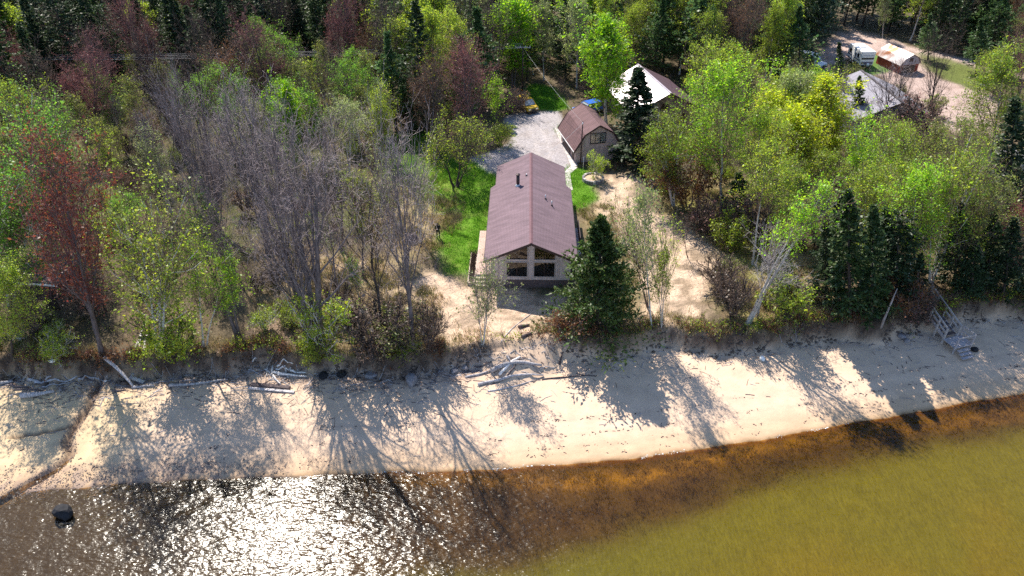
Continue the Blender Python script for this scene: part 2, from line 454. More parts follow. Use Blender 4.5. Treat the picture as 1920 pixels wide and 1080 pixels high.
mixc(msk(P_trailer_grass, .5, .5, 59) * .9, (0.08, 0.18, 0.02))
mixc(msk(P_lawn_far, 1, 1, 60) * .9, (0.13, 0.16, 0.04))
m_drive = msk(P_drive, .35, .35, 64)
mixc(m_drive, PAL['gravel'])
mixc(m_drive * sstep(.5, .7, n3) * .35, (0.27, 0.245, 0.25))
mixc(m_drive * sstep(.52, .66, n2) * .35, (0.30, 0.25, 0.23))
for off in (-.75, .75):
    trk = np.array([at(px_, py_) for px_, py_ in [(975, 222), (1000, 240), (1015, 265), (1020, 290), (1005, 320)]]) + np.array([off, 0])
    mixc(m_drive * np.exp(-(dist_poly(X, Y, trk) / .32) ** 2) * .45, (0.50, 0.45, 0.44))
    trk = np.array([at(px_, py_) for px_, py_ in [(1590, 70), (1650, 80), (1720, 98), (1800, 115), (1930, 142)]]) + np.array([0, off])
    mixc(msk(P_lot, .9, 1.0, 58) * np.exp(-(dist_poly(X, Y, trk) / .4) ** 2) * .4, (0.60, 0.48, 0.42))
mixc(msk(P_lawn_left, .5, .5, 53) * sstep(.56, .7, n3) * .3, (0.24, 0.22, 0.07))
# beach
d_b = Y - ybx; d_s = Y - ysx
t_b = d_s / np.maximum(ybx - ysx, 1)
m_beach = sstep(0.35, -0.55, d_b + 0.5 * (n3 - .5))
mixc(m_beach, PAL['sand'])
leftness = sstep(-26, -31, X)
mixc(m_beach * leftness * .8, (0.62, 0.46, 0.27))
debris = m_beach * sstep(-2.6, -0.7, d_b + 2.0 * (n2 - .5)) * sstep(0, -4, X)
mixc(debris * sstep(.42, .6, n3) * .75, (0.17, 0.12, 0.11))
mixc(debris * .35, (0.42, 0.31, 0.25))
face = np.exp(-((d_b + 0.02) / 0.42) ** 2)
face = face * (1 - .8 * np.exp(-((X - 1.2) / 3.0) ** 2))
mixc(np.clip(face * (0.75 + .8 * (n3 - .4)), 0, 1) * (0.55 + .45 * sstep(.35, .55, n2)), PAL['soil'])
# wrack lines and wet sand
for off, wd, st in ((1.35, .16, .35), (2.5, .14, .28), (3.9, .18, .30), (0.75, .12, .3)):
    o2 = off + .5 * (fbm(X, Y * 0, .25, 2, 71 + int(off * 10)) - .5)
    mixc(m_beach * np.exp(-((d_s - o2) / wd) ** 2) * st * (.45 + .55 * sstep(.35, .62, n3)), (0.33, 0.24, 0.19))
mixc(m_beach * sstep(3.2, .2, d_s) * .65, (0.52, 0.345, 0.20))
mixc(m_beach * sstep(.45, .05, d_s + .3 * (n2 - .5)) * .85, PAL['wet'])
peb = m_beach * sstep(-14, -24, X) * sstep(2.6, .6, d_s + 1.5 * (n2 - .5)) * (.3 + .7 * sstep(.4, .6, n3))
mixc(peb * .75, PAL['pebble'])
dcr = dist_poly(X, Y, creek)
nearc = sstep(-20, -24, X)
mixc(nearc * sstep(1.0, .3, dcr + 1.2 * (n2 - .5)) * .35 * m_beach, (0.30, 0.19, 0.14))
mixc(nearc * sstep(.34, .2, dcr) * .6 * m_beach, (0.17, 0.11, 0.085))
mixc(nearc * sstep(.2, .1, dist_poly(X, Y, crack)) * .8, (0.14, 0.09, 0.06))
# lake bed: amber shallows, a belt of brown weed, then pale sand further out
bedm = sstep(0.02, -0.05, d_s)
sd = ysx - Y                                    # metres out from the shore
edge = np.array([at(x, y, -0.6) for x, y in [(600, 1130), (900, 1085), (1000, 1062), (1120, 1035), (1230, 1000), (1330, 960), (1420, 928), (1520, 897), (1640, 870), (1760, 845), (1920, 815), (2150, 775)]])
eo = np.argsort(edge[:, 0]); y_edge = np.interp(X, edge[eo, 0], edge[eo, 1]) + 1.4 * (fbm(X, Y, .5, 3, 81) - .5)
weed = np.array([0.058, 0.036, 0.018]); gold = np.array([0.23, 0.135, 0.028]); olive_s = np.array([0.125, 0.135, 0.028]); orange = np.array([0.42, 0.17, 0.015])
bed = np.tile(weed, (len(X), 1))
def mb(mask, c):
    global bed
    bed = bed * (1 - mask[:, None]) + np.array(c)[None] * mask[:, None]
mb(sstep(.35, .65, n2) * .5, (0.085, 0.055, 0.022))
mb(sstep(-3.0, .6, y_edge - Y) * sstep(-25, -8, X) * .5, (0.085, 0.082, 0.026))
mb(sstep(-1.3, 1.5, y_edge - Y) * sstep(-25, -8, X + 3 * (n1 - .5)), olive_s)
mb(sstep(-1, 1.5, y_edge - Y) * sstep(9, 2, y_edge - Y) * sstep(20, 0, X) * .6, (0.10, 0.125, 0.03))
mb(sstep(2, 9, y_edge - Y) * .5 * sstep(.3, .7, fbm(X, Y, .22, 3, 93)), (0.175, 0.145, 0.022))
mb(sstep(7, 12, sd) * sstep(-6, -16, X) * .55, (0.20, 0.155, 0.045))
streak = np.exp(-((sd - (1.15 + .5 * np.sin(X * .21) + .9 * (fbm(X, Y * .3, .3, 3, 83) - .5))) / .75) ** 2) * sstep(-13, -5, X) * (0.45 + .55 * sstep(.38, .6, n3))
mb(np.clip(streak * (1 - .45 * sstep(10, 24, X)), 0, 1), gold)
mb(sstep(.55, .15, sd) * sstep(-16, -6, X) * .7, (0.12, 0.05, 0.014))
mb(sstep(-8, -20, X) * .7, (0.046, 0.046, 0.066))  # bluish sky reflection on the left water, painted into the bed colour
mb(sstep(7, 13, sd) * sstep(-8, -16, X) * .6, (0.09, 0.085, 0.04))
col = col * (1 - bedm[:, None]) + bed * bedm[:, None]
# tone jitter that belongs to the ground itself
col = col * (0.86 + 0.28 * fbm(X, Y, 1.7, 3, 91))[:, None]

rgh = 1 - .8 * m_beach * (1 - np.clip(debris, 0, 1) * .7)
nx, ny = len(gx), len(gy)
ii = np.arange((ny - 1) * (nx - 1)); r_, c_ = ii // (nx - 1), ii % (nx - 1)
quads = np.stack([r_ * nx + c_, r_ * nx + c_ + 1, (r_ + 1) * nx + c_ + 1, (r_ + 1) * nx + c_], 1)
fx = X[quads].mean(1); fy = Y[quads].mean(1)
def fmask(poly): return poly_mask(fx, fy, poly, .01, .35, 64) > .5
cls = np.zeros(len(quads), int)                 # 0 ground
fb, fs = fy - y_bluff(fx), fy - y_shore(fx)
for p in (P_lawn_back, P_lawn_left, P_lawn_right, P_lawn_strip, P_lawn_e, P_field): cls[fmask(p)] = 3
for p in (P_sand_r,): cls[fmask(p)] = 5
cls[fmask(P_lot)] = 6
cls[fmask(P_drive)] = 4
cls[fb < -0.05] = 1
cls[fs < 0] = 2

m, nt, out = new_mat('terrain'); L = nt.links.new
M['terrain'] = m
p = N(nt, 'ShaderNodeBsdfPrincipled'); p.inputs['Roughness'].default_value = 0.95; p.inputs['Specular IOR Level'].default_value = 0.15
at_ = N(nt, 'ShaderNodeAttribute', attribute_name='Col'); tc = N(nt, 'ShaderNodeTexCoord')
na = N(nt, 'ShaderNodeTexNoise'); na.inputs['Scale'].default_value = 3.5; na.inputs['Detail'].default_value = 8; na.inputs['Roughness'].default_value = .65
nb = N(nt, 'ShaderNodeTexNoise'); nb.inputs['Scale'].default_value = 14; nb.inputs['Detail'].default_value = 5
L(tc.outputs['Object'], na.inputs['Vector']); L(tc.outputs['Object'], nb.inputs['Vector'])
ra = N(nt, 'ShaderNodeMapRange'); ra.inputs[1].default_value = .3; ra.inputs[2].default_value = .7; ra.inputs[3].default_value = .74; ra.inputs[4].default_value = 1.22
rb = N(nt, 'ShaderNodeMapRange'); rb.inputs[1].default_value = .3; rb.inputs[2].default_value = .7; rb.inputs[3].default_value = .78; rb.inputs[4].default_value = 1.2
L(na.outputs[0], ra.inputs[0]); L(nb.outputs[0], rb.inputs[0])
mu = N(nt, 'ShaderNodeMath', operation='MULTIPLY'); L(ra.outputs[0], mu.inputs[0]); L(rb.outputs[0], mu.inputs[1])
mx = N(nt, 'ShaderNodeMix', data_type='RGBA', blend_type='MULTIPLY'); L(at_.outputs['Alpha'], mx.inputs[0])
L(at_.outputs['Color'], mx.inputs[6]); L(mu.outputs[0], mx.inputs[7]); L(mx.outputs[2], p.inputs['Base Color'])
bu = N(nt, 'ShaderNodeBump'); L(at_.outputs['Alpha'], bu.inputs['Strength']); bu.inputs['Distance'].default_value = .12
L(na.outputs[0], bu.inputs['Height'])
bu2 = N(nt, 'ShaderNodeBump'); L(at_.outputs['Alpha'], bu2.inputs['Strength']); bu2.inputs['Distance'].default_value = .04
L(nb.outputs[0], bu2.inputs['Height']); L(bu.outputs[0], bu2.inputs['Normal']); L(bu2.outputs[0], p.inputs['Normal'])
L(p.outputs[0], out.inputs[0])
M['bed'] = m.copy(); M['bed'].name = 'lake_bed'
nt = M['bed'].node_tree; L = nt.links.new
pb = [n for n in nt.nodes if n.type == 'BSDF_PRINCIPLED'][0]; lk = pb.inputs['Base Color'].links[0].from_socket
tc = N(nt, 'ShaderNodeTexCoord'); mp = N(nt, 'ShaderNodeMapping'); mp.inputs['Rotation'].default_value = (0, 0, R(62)); L(tc.outputs['Object'], mp.inputs[0])
wv = N(nt, 'ShaderNodeTexNoise'); wv.inputs['Scale'].default_value = 3.2; wv.inputs['Detail'].default_value = 4; wv.inputs['Distortion'].default_value = .8; mp.inputs['Scale'].default_value = (2.6, .7, 1)
L(mp.outputs[0], wv.inputs['Vector'])
r_ = N(nt, 'ShaderNodeMapRange'); r_.inputs[1].default_value = .3; r_.inputs[2].default_value = .7; r_.inputs[3].default_value = .80; r_.inputs[4].default_value = 1.24; L(wv.outputs['Fac'], r_.inputs[0])
mx = N(nt, 'ShaderNodeMix', data_type='RGBA', blend_type='MULTIPLY'); mx.inputs[0].default_value = 1; L(lk, mx.inputs[6]); L(r_.outputs[0], mx.inputs[7]); L(mx.outputs[2], pb.inputs['Base Color'])
VT = np.stack([X, Y, Z], 1)
for k, nm in enumerate(['ground', 'beach', 'lake_bed', 'lawn', 'driveway', 'sand_path', 'dirt_road']):
    q = quads[cls == k]
    if not len(q): continue
    u, inv = np.unique(q, return_inverse=True)
    me = mesh_np(nm, VT[u], inv.reshape(-1, 4), mats=[M['bed' if nm == 'lake_bed' else 'terrain']], smooth=True)
    ca = me.color_attributes.new('Col', 'FLOAT_COLOR', 'POINT')
    ca.data.foreach_set('color', np.concatenate([col[u], rgh[u, None]], 1).astype(np.float32).ravel())
    tag(link(nm, me), kind='structure')

# ------------------------------------------------------------------ water
m, nt, out = new_mat('lake_water'); L = nt.links.new
M['water'] = m
tc = N(nt, 'ShaderNodeTexCoord')
mp = N(nt, 'ShaderNodeMapping'); mp.inputs['Rotation'].default_value = (0, 0, R(-18)); mp.inputs['Scale'].default_value = (0.62, 1.3, 1)
L(tc.outputs['Object'], mp.inputs[0])
w1 = N(nt, 'ShaderNodeTexNoise'); w1.inputs['Scale'].default_value = 1.0; w1.inputs['Detail'].default_value = 2
w2 = N(nt, 'ShaderNodeTexNoise'); w2.inputs['Scale'].default_value = 3.5; w2.inputs['Detail'].default_value = 2
w3 = N(nt, 'ShaderNodeTexNoise'); w3.inputs['Scale'].default_value = 0.35; w3.inputs['Detail'].default_value = 2
for w in (w1, w2, w3): L(mp.outputs[0], w.inputs['Vector'])
b1 = N(nt, 'ShaderNodeBump'); b1.inputs['Strength'].default_value = 1.0; b1.inputs['Distance'].default_value = 0.10
b2 = N(nt, 'ShaderNodeBump'); b2.inputs['Strength'].default_value = 1.0; b2.inputs['Distance'].default_value = 0.05
L(w1.outputs[0], b1.inputs['Height']); L(w2.outputs[0], b2.inputs['Height']); L(b1.outputs[0], b2.inputs['Normal'])
tr = N(nt, 'ShaderNodeBsdfTransparent'); tr.inputs[0].default_value = (0.93, 0.80, 0.52, 1)
gl = N(nt, 'ShaderNodeBsdfGlossy'); gl.inputs['Roughness'].default_value = 0.19
L(b2.outputs[0], gl.inputs['Normal'])
b3 = N(nt, 'ShaderNodeBump'); b3.inputs['Strength'].default_value = 1.0; b3.inputs['Distance'].default_value = 0.03; L(w2.outputs[0], b3.inputs['Height'])
fr = N(nt, 'ShaderNodeFresnel'); fr.inputs['IOR'].default_value = 1.33; L(b3.outputs[0], fr.inputs['Normal'])
ms = N(nt, 'ShaderNodeMixShader'); L(fr.outputs[0], ms.inputs[0]); L(tr.outputs[0], ms.inputs[1]); L(gl.outputs[0], ms.inputs[2])
L(ms.outputs[0], out.inputs[0])
wx = np.array([-2600, -90, 90, 2600.]); wy = np.array([-2600, 0, 62.])
WX, WY = np.meshgrid(wx, wy)
me = mesh_np('water', np.stack([WX.ravel(), WY.ravel(), np.zeros(WX.size)], 1), [(r * 4 + c, r * 4 + c + 1, (r + 1) * 4 + c + 1, (r + 1) * 4 + c) for r in range(2) for c in range(3)], mats=[m])
tag(link('water', me), kind='structure')
# ================================================================== BUILDINGS
def mat_roof(name, c1, c2, rough=.85, spec=.3):
    m, nt, out = new_mat(name); L = nt.links.new
    p = N(nt, 'ShaderNodeBsdfPrincipled'); p.inputs['Roughness'].default_value = rough; p.inputs['Specular IOR Level'].default_value = spec
    tc = N(nt, 'ShaderNodeTexCoord'); sx = N(nt, 'ShaderNodeSeparateXYZ'); cb = N(nt, 'ShaderNodeCombineXYZ')
    L(tc.outputs['Object'], sx.inputs[0]); L(sx.outputs['Y'], cb.inputs['X']); L(sx.outputs['X'], cb.inputs['Y'])
    br = N(nt, 'ShaderNodeTexBrick'); br.inputs['Color1'].default_value = (*c1, 1); br.inputs['Color2'].default_value = (*c2, 1)
    br.inputs['Mortar'].default_value = (c1[0] * .55, c1[1] * .55, c1[2] * .55, 1); br.inputs['Scale'].default_value = 1
    br.inputs['Brick Width'].default_value = .32; br.inputs['Row Height'].default_value = .14; br.inputs['Mortar Size'].default_value = .008
    L(cb.outputs[0], br.inputs['Vector'])
    no = N(nt, 'ShaderNodeTexNoise'); no.inputs['Scale'].default_value = 1.3; no.inputs['Detail'].default_value = 7
    mp = N(nt, 'ShaderNodeMapping'); mp.inputs['Scale'].default_value = (.25, 1.6, 1); L(tc.outputs['Object'], mp.inputs[0]); L(mp.outputs[0], no.inputs['Vector'])
    rp = N(nt, 'ShaderNodeMapRange'); rp.inputs[1].default_value = .3; rp.inputs[2].default_value = .7; rp.inputs[3].default_value = .80; rp.inputs[4].default_value = 1.18
    L(no.outputs[0], rp.inputs[0])
    mx = N(nt, 'ShaderNodeMix', data_type='RGBA', blend_type='MULTIPLY'); mx.inputs[0].default_value = 1
    L(br.outputs['Color'], mx.inputs[6]); L(rp.outputs[0], mx.inputs[7]); L(mx.outputs[2], p.inputs['Base Color'])
    b = N(nt, 'ShaderNodeBump'); b.inputs['Strength'].default_value = .5; b.inputs['Distance'].default_value = .015
    L(br.outputs['Fac'], b.inputs['Height']); b.invert = True; L(b.outputs[0], p.inputs['Normal'])
    L(p.outputs[0], out.inputs[0]); return m
def mat_siding(name, col, step=.2, axis='X', rough=.8, horiz=False):
    m, nt, out = new_mat(name); L = nt.links.new
    p = N(nt, 'ShaderNodeBsdfPrincipled'); p.inputs['Roughness'].default_value = rough; p.inputs['Specular IOR Level'].default_value = .3
    tc = N(nt, 'ShaderNodeTexCoord'); sx = N(nt, 'ShaderNodeSeparateXYZ'); L(tc.outputs['Object'], sx.inputs[0])
    if horiz: src = sx.outputs['Z']
    else:
        ad = N(nt, 'ShaderNodeMath', operation='ADD'); L(sx.outputs['X'], ad.inputs[0]); L(sx.outputs['Y'], ad.inputs[1]); src = ad.outputs[0]
    dv = N(nt, 'ShaderNodeMath', operation='DIVIDE'); dv.inputs[1].default_value = step; L(src, dv.inputs[0])
    fr = N(nt, 'ShaderNodeMath', operation='FRACT'); L(dv.outputs[0], fr.inputs[0])
    gr = N(nt, 'ShaderNodeMapRange'); gr.inputs[1].default_value = .0; gr.inputs[2].default_value = .12; L(fr.outputs[0], gr.inputs[0])
    fl = N(nt, 'ShaderNodeMath', operation='FLOOR'); L(dv.outputs[0], fl.inputs[0])
    wn_ = N(nt, 'ShaderNodeTexWhiteNoise', noise_dimensions='1D'); L(fl.outputs[0], wn_.inputs['W'])
    r1 = N(nt, 'ShaderNodeMapRange'); r1.inputs[3].default_value = .9; r1.inputs[4].default_value = 1.1; L(wn_.outputs['Value'], r1.inputs[0])
    no = N(nt, 'ShaderNodeTexNoise'); no.inputs['Scale'].default_value = 2.5; no.inputs['Detail'].default_value = 6; L(tc.outputs['Object'], no.inputs['Vector'])
    r2 = N(nt, 'ShaderNodeMapRange'); r2.inputs[1].default_value = .3; r2.inputs[2].default_value = .7; r2.inputs[3].default_value = .85; r2.inputs[4].default_value = 1.12; L(no.outputs[0], r2.inputs[0])
    mu = N(nt, 'ShaderNodeMath', operation='MULTIPLY'); L(r1.outputs[0], mu.inputs[0]); L(r2.outputs[0], mu.inputs[1])
    mx = N(nt, 'ShaderNodeMix', data_type='RGBA', blend_type='MULTIPLY'); mx.inputs[0].default_value = 1; mx.inputs[6].default_value = (*col, 1)
    L(mu.outputs[0], mx.inputs[7]); L(mx.outputs[2], p.inputs['Base Color'])
    b = N(nt, 'ShaderNodeBump'); b.inputs['Strength'].default_value = .7; b.inputs['Distance'].default_value = .02
    L(gr.outputs[0], b.inputs['Height']); L(b.outputs[0], p.inputs['Normal'])
    L(p.outputs[0], out.inputs[0]); return m
def mat_glass(name, tint=(.8, .82, .83)):
    m, nt, out = new_mat(name); L = nt.links.new
    t = N(nt, 'ShaderNodeBsdfTransparent'); t.inputs[0].default_value = (*tint, 1)
    g = N(nt, 'ShaderNodeBsdfGlossy'); g.inputs['Roughness'].default_value = .03
    f = N(nt, 'ShaderNodeFresnel'); f.inputs['IOR'].default_value = 1.6
    s = N(nt, 'ShaderNodeMixShader'); L(f.outputs[0], s.inputs[0]); L(t.outputs[0], s.inputs[1]); L(g.outputs[0], s.inputs[2]); L(s.outputs[0], out.inputs[0])
    return m
M['roof'] = mat_roof('roof_shingle', (.178, .120, .138), (.171, .116, .133))
M['roof_garage'] = mat_roof('roof_shingle_garage', (.165, .095, .098), (.150, .088, .092))
M['roof_grey'] = mat_roof('roof_shingle_grey', (.30, .285, .32), (.26, .25, .285))
M['roof_dark'] = mat_roof('roof_shingle_dark', (.10, .09, .10), (.12, .105, .11))
M['siding'] = mat_siding('house_siding', (.60, .50, .47))
M['siding_garage'] = mat_siding('garage_siding', (.52, .41, .39))
M['siding_tan'] = mat_siding('tan_siding', (.30, .23, .17))
M['siding_red'] = mat_siding('barn_red_boards', (.30, .055, .035), .16)
M['siding_greyblue'] = mat_siding('blue_grey_siding', (.30, .33, .40), .22)
M['siding_dark'] = mat_siding('dark_brown_logs', (.06, .042, .035), .22, horiz=True)
M['boards_grey'] = mat_siding('weathered_boards', (.36, .33, .36), .16)
M['foundation'] = mat_basic('foundation_block', (.14, .10, .10), .9, 4, .3, .3)
M['concrete'] = mat_basic('concrete', (.50, .46, .44), .9, 3, .18, .2)
M['trim_dark'] = mat_basic('trim_dark_brown', (.060, .034, .032), .6)
M['trim_pale'] = mat_basic('trim_pale', (.44, .38, .36), .6, 4, .1)
M['white'] = mat_basic('white_paint', (.80, .79, .77), .45, 3, .06)
M['glass'] = mat_glass('window_glass', (.45, .46, .47)); M['glass_clear'] = mat_glass('clear_window_glass')
M['curtain'] = mat_basic('curtain_cloth', (.72, .72, .72), .9, 5, .2)
M['interior'] = mat_basic('interior_wood', (.30, .22, .15), .8, 3, .3)
M['wood_pink'] = mat_siding('deck_boards_wood', (.50, .36, .30), .14)
M['wood_pale'] = mat_basic('pale_wood', (.55, .45, .35), .8, 6, .25, .2)
M['wood_grey'] = mat_basic('weathered_wood', (.40, .36, .37), .9, 6, .35, .3)
M['metal_dark'] = mat_basic('dark_metal', (.07, .045, .045), .45, 6, .2, metal=.3)
M['metal_light'] = mat_basic('light_metal', (.65, .65, .66), .35, 6, .1, metal=.6)
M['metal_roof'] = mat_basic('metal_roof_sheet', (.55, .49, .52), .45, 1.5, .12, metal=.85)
M['metal_roof_shade'] = mat_basic('shaded_roof_sheet', (.085, .05, .062), .6, 1.5, .15)  # darker copy of the roof metal, right slope's shade put into the colour
M['metal_rust'] = mat_basic('rusty_metal_sheet', (.62, .56, .55), .42, 1.2, .2, metal=.7, dirt=(.30, .13, .07))
M['rubber'] = mat_basic('rubber', (.025, .025, .025), .8)
M['stone'] = mat_basic('stone', (.24, .22, .23), .9, 4, .4, .6)
M['stone_dark'] = mat_basic('wet_stone', (.022, .022, .026), .75, 4, .4, .5, spec=.2)
M['paint_yellow'] = mat_basic('yellow_paint', (.55, .36, .03), .35, 2, .12)
M['paint_blue'] = mat_basic('blue_paint', (.03, .13, .50), .3, 2, .1)
M['paint_white'] = mat_basic('white_car_paint', (.62, .66, .72), .3, 2, .05)
M['plastic_dark'] = mat_basic('dark_plastic', (.03, .03, .034), .5)
M['wire'] = mat_basic('wire_metal', (.45, .45, .46), .5)

def slope_slab(name, plan, zf, th, mats, parent):
    """a roof plane: plan polygon lifted to height zf(x, y)"""
    b = MB(); n = len(plan)
    vs = [(x, y, zf(x, y)) for x, y in plan] + [(x, y, zf(x, y) - th) for x, y in plan]
    b.add(vs, [tuple(range(n)), tuple(range(2 * n - 1, n - 1, -1))] + [(i, i + n, (i + 1) % n + n, (i + 1) % n) for i in range(n)])
    return b.build(name, mats, parent)
def window(parent, x0, x1, z0, z1, y, nl=1, fr=.07, mat='white', depth=.08, side=-1, axis='y', glass='glass'):
    """framed window in a wall facing -y (side=-1) or another way; panes are sub-parts"""
    def bx(b, u0, u1, v0, v1, w0, w1):
        if axis == 'y': b.box(u0, u1, min(w0, w1), max(w0, w1), v0, v1)
        else: b.box(min(w0, w1), max(w0, w1), u0, u1, v0, v1)
    b = MB(); d = side * depth
    bx(b, x0, x1, z0, z0 + fr, y, y + d); bx(b, x0, x1, z1 - fr, z1, y, y + d)
    w = (x1 - x0) / nl
    for k in range(nl + 1):
        c = x0 + k * w
        a0, a1 = (c, c + fr) if k == 0 else ((c - fr, c) if k == nl else (c - fr / 2, c + fr / 2))
        bx(b, a0, a1, z0 + fr, z1 - fr, y, y + d * .94)
    f = b.build('window', M[mat], parent)
    for k in range(nl):
        g = MB(); a0 = x0 + k * w + (fr if k == 0 else fr / 2); a1 = x0 + (k + 1) * w - (fr if k == nl - 1 else fr / 2)
        bx(g, a0, a1, z0 + fr, z1 - fr, y + d * .35, y + d * .5); g.build('pane', M[glass], f)
    return f

# ---- the lake house
hx, hy = 1.66, 53.3; hz = 2.8
house = thing('lake_house', 'long tan lake house with mauve shingled roof and big gable windows facing the beach', 'house', (hx, hy, hz), R(-1.2))
RT, SL = 5.15, .451
zr = lambda x, y=0: RT - SL * abs(x)
MB().box(-3.45, 3.45, .08, 13.1, -.8, .9).box(-3.0, 3.0, 13.1, 17.0, -.8, .9).build('foundation', M['foundation'], house)
zu = lambda x: zr(x) - .17
b = MB()
def fp(b, x0, x1, z0, zt=None):
    xs = [x0, x1] if x0 * x1 >= 0 else [x0, 0, x1]
    top = [(x, zu(x) if zt is None else zt) for x in xs[::-1]]
    b.prism([(x0, z0), (x1, z0)] + top, 0, .14)
fp(b, -3.55, -2.2, .9); fp(b, 2.2, 3.55, .9); fp(b, -.25, .25, .9)
for s in (-1, 1):
    a0, a1 = sorted((s * .25, s * 2.2))
    fp(b, a0, a1, .9, 1.22); fp(b, a0, a1, 2.84, 3.04)
b.build('front_wall', M['siding'], house)
b = MB(); b.box(-3.55, -3.43, .14, 13.2, .9, 3.38).box(3.43, 3.55, .14, 13.2, .9, 3.38)
b.box(-3.05, -2.93, 13.2, 17.0, .9, 3.6).box(2.93, 3.05, 13.2, 17.0, .9, 3.6).box(-3.55, -3.05, 13.2, 13.32, .9, 3.38).box(3.05, 3.55, 13.2, 13.32, .9, 3.38)
b.prism([(-3.05, .9), (3.05, .9), (3.05, zu(3.05)), (0, zu(0)), (-3.05, zu(3.05))], 17.0, 17.12)
b.build('side_wall', M['siding'], house)
b = MB(); b.box(-3.42, 3.42, .15, 13, .9, 1.0).box(-3.42, 3.42, 4.2, 4.3, 1.0, 3.4); b.build('interior', M['interior'], house)
for x0 in (-2.1, -1.75, -.55): MB().box(x0, x0 + .3, .5, .56, 1.2, 2.8).build('curtain', M['curtain'], house)
for s in (-1, 1):
    a0, a1 = sorted((s * .25, s * 2.2))
    wf = window(house, a0, a1, 1.22, 2.84, .0, 1, .07, 'trim_pale', .06, -1)
    MB().box((a0 + a1) / 2 - .022, (a0 + a1) / 2 + .022, -.052, -.033, 1.29, 2.77).build('mullion', M['trim_dark'], wf)
    # the trapezoid lights under the gable
    inn, outx = s * .25, s * 2.2
    ti, to = zu(inn) - .02, zu(outx) - .02
    f = MB(); ft = .07
    def q(b, pts, y0, y1): 
        if s < 0: pts = pts[::-1]
        b.prism(pts, y0, y1)
    q(f, [(inn, 3.04), (outx, 3.04), (outx, 3.04 + ft), (inn, 3.04 + ft)], -.06, .0)
    q(f, [(inn, ti - ft * 1.1), (outx, to - ft * 1.1), (outx, to), (inn, ti)], -.06, .0)
    q(f, [(inn, 3.04 + ft), (inn + s * ft, 3.04 + ft), (inn + s * ft, zu(inn + s * ft) - .11), (inn, ti - ft * 1.1)], -.057, .0)
    q(f, [(outx - s * ft, 3.04 + ft), (outx, 3.04 + ft), (outx, to - ft * 1.1), (outx - s * ft, zu(outx - s * ft) - .1)], -.057, .0)
    xm = s * 1.22
    fo = f.build('gable_window', M['trim_pale'], house)
    f = MB(); q(f, [(xm - s * .02, 3.04 + ft), (xm + s * .02, 3.04 + ft), (xm + s * .02, zu(xm) - .11), (xm - s * .02, zu(xm) - .1)], -.05, .0); f.build('mullion', M['trim_dark'], fo)
    g = MB(); q(g, [(inn, 3.06), (outx, 3.06), (outx, to - .03), (inn, ti - .03)], .02, .03); g.build('pane', M['glass'], fo)
for s in (-1, 1):
    for y0 in (3.0, 7.5, 10.5): window(house, y0, y0 + 1.2, 1.6, 2.8, s * 3.55, 2, .07, 'trim_pale', .05, s, 'x')
for s, nm in ((-1, 'roof'), (1, 'roof')):
    slope_slab(nm, [(0, -.6), (s * 4.1, -.6), (s * 4.1, 13.0), (s * 3.6, 13.35), (s * 3.6, 17.6), (0, 17.6)][::(1 if s > 0 else -1)], zr, .16, M['roof'], house)
    fb_ = MB()
    fb_.beam((s * .02, -.625, zr(0) - .12), (s * 4.1, -.625, zr(4.1) - .12), .04, .22)
    fb_.beam((s * 4.125, -.6, zr(4.1) - .1), (s * 4.125, 13.0, zr(4.1) - .1), .04, .17)
    fb_.beam((s * 3.625, 13.35, zr(3.6) - .1), (s * 3.625, 17.6, zr(3.6) - .1), .04, .17)
    fb_.beam((s * .02, 17.625, zr(0) - .12), (s * 3.6, 17.625, zr(3.6) - .12), .04, .22)
    fb_.build('fascia', M['trim_dark'], house)
b = MB()
for k in range(60):
    y0 = -.6 + k * 18.2 / 60; y1 = y0 + 18.2 / 60 + .03; j = .012 * (k % 2)
    b.add([(-.16, y0, zr(.16) + .012 + j), (0, y0, RT + .03 + j), (.16, y0, zr(.16) + .012 + j), (-.16, y1, zr(.16) + .03 - j * .5), (0, y1, RT + .045 - j * .5), (.16, y1, zr(.16) + .03 - j * .5)],
          [(0, 1, 4, 3), (1, 2, 5, 4)])
b.build('ridge_cap', mat_basic('ridge_shingle', (.150, .078, .088), .85, 3, .2), house)
ch = MB().tube([(-1.3, 11.2, 4.3), (-1.3, 11.2, 5.7)], .17, 14).build('chimney_pipe', M['metal_dark'], house, True)
MB().tube([(-1.3, 11.2, 5.74), (-1.3, 11.2, 5.80), (-1.3, 11.2, 5.9)], [.24, .24, .06], 14).build('chimney_cap', M['metal_dark'], ch)
b = MB(); b.tube([(-1.3, 11.2, 4.55), (-1.3, 11.2, 4.72)], [.3, .19], 14).build('chimney_flashing', M['metal_light'], ch)
for (vx, vy, r, h) in ((1.4, 8.5, .055, .45), (2.0, 7.7, .055, .5), (-.45, 12.6, .06, .22)):
    v = MB().tube([(vx, vy, zr(vx) - .05), (vx, vy, zr(vx) + h)], r, 10).build('vent_pipe', M['metal_light'], house, True)
    MB().tube([(vx, vy, zr(vx) + .0), (vx, vy, zr(vx) + .09)], [.13, .07], 10).build('vent_collar', M['rubber'], v, True)
# gutter down pipe
MB().tube([(-4.08, -.45, 3.15), (-3.68, -.1, 2.9), (-3.66, -.06, .2)], .045, 8).build('downpipe', M['white'], house, True)

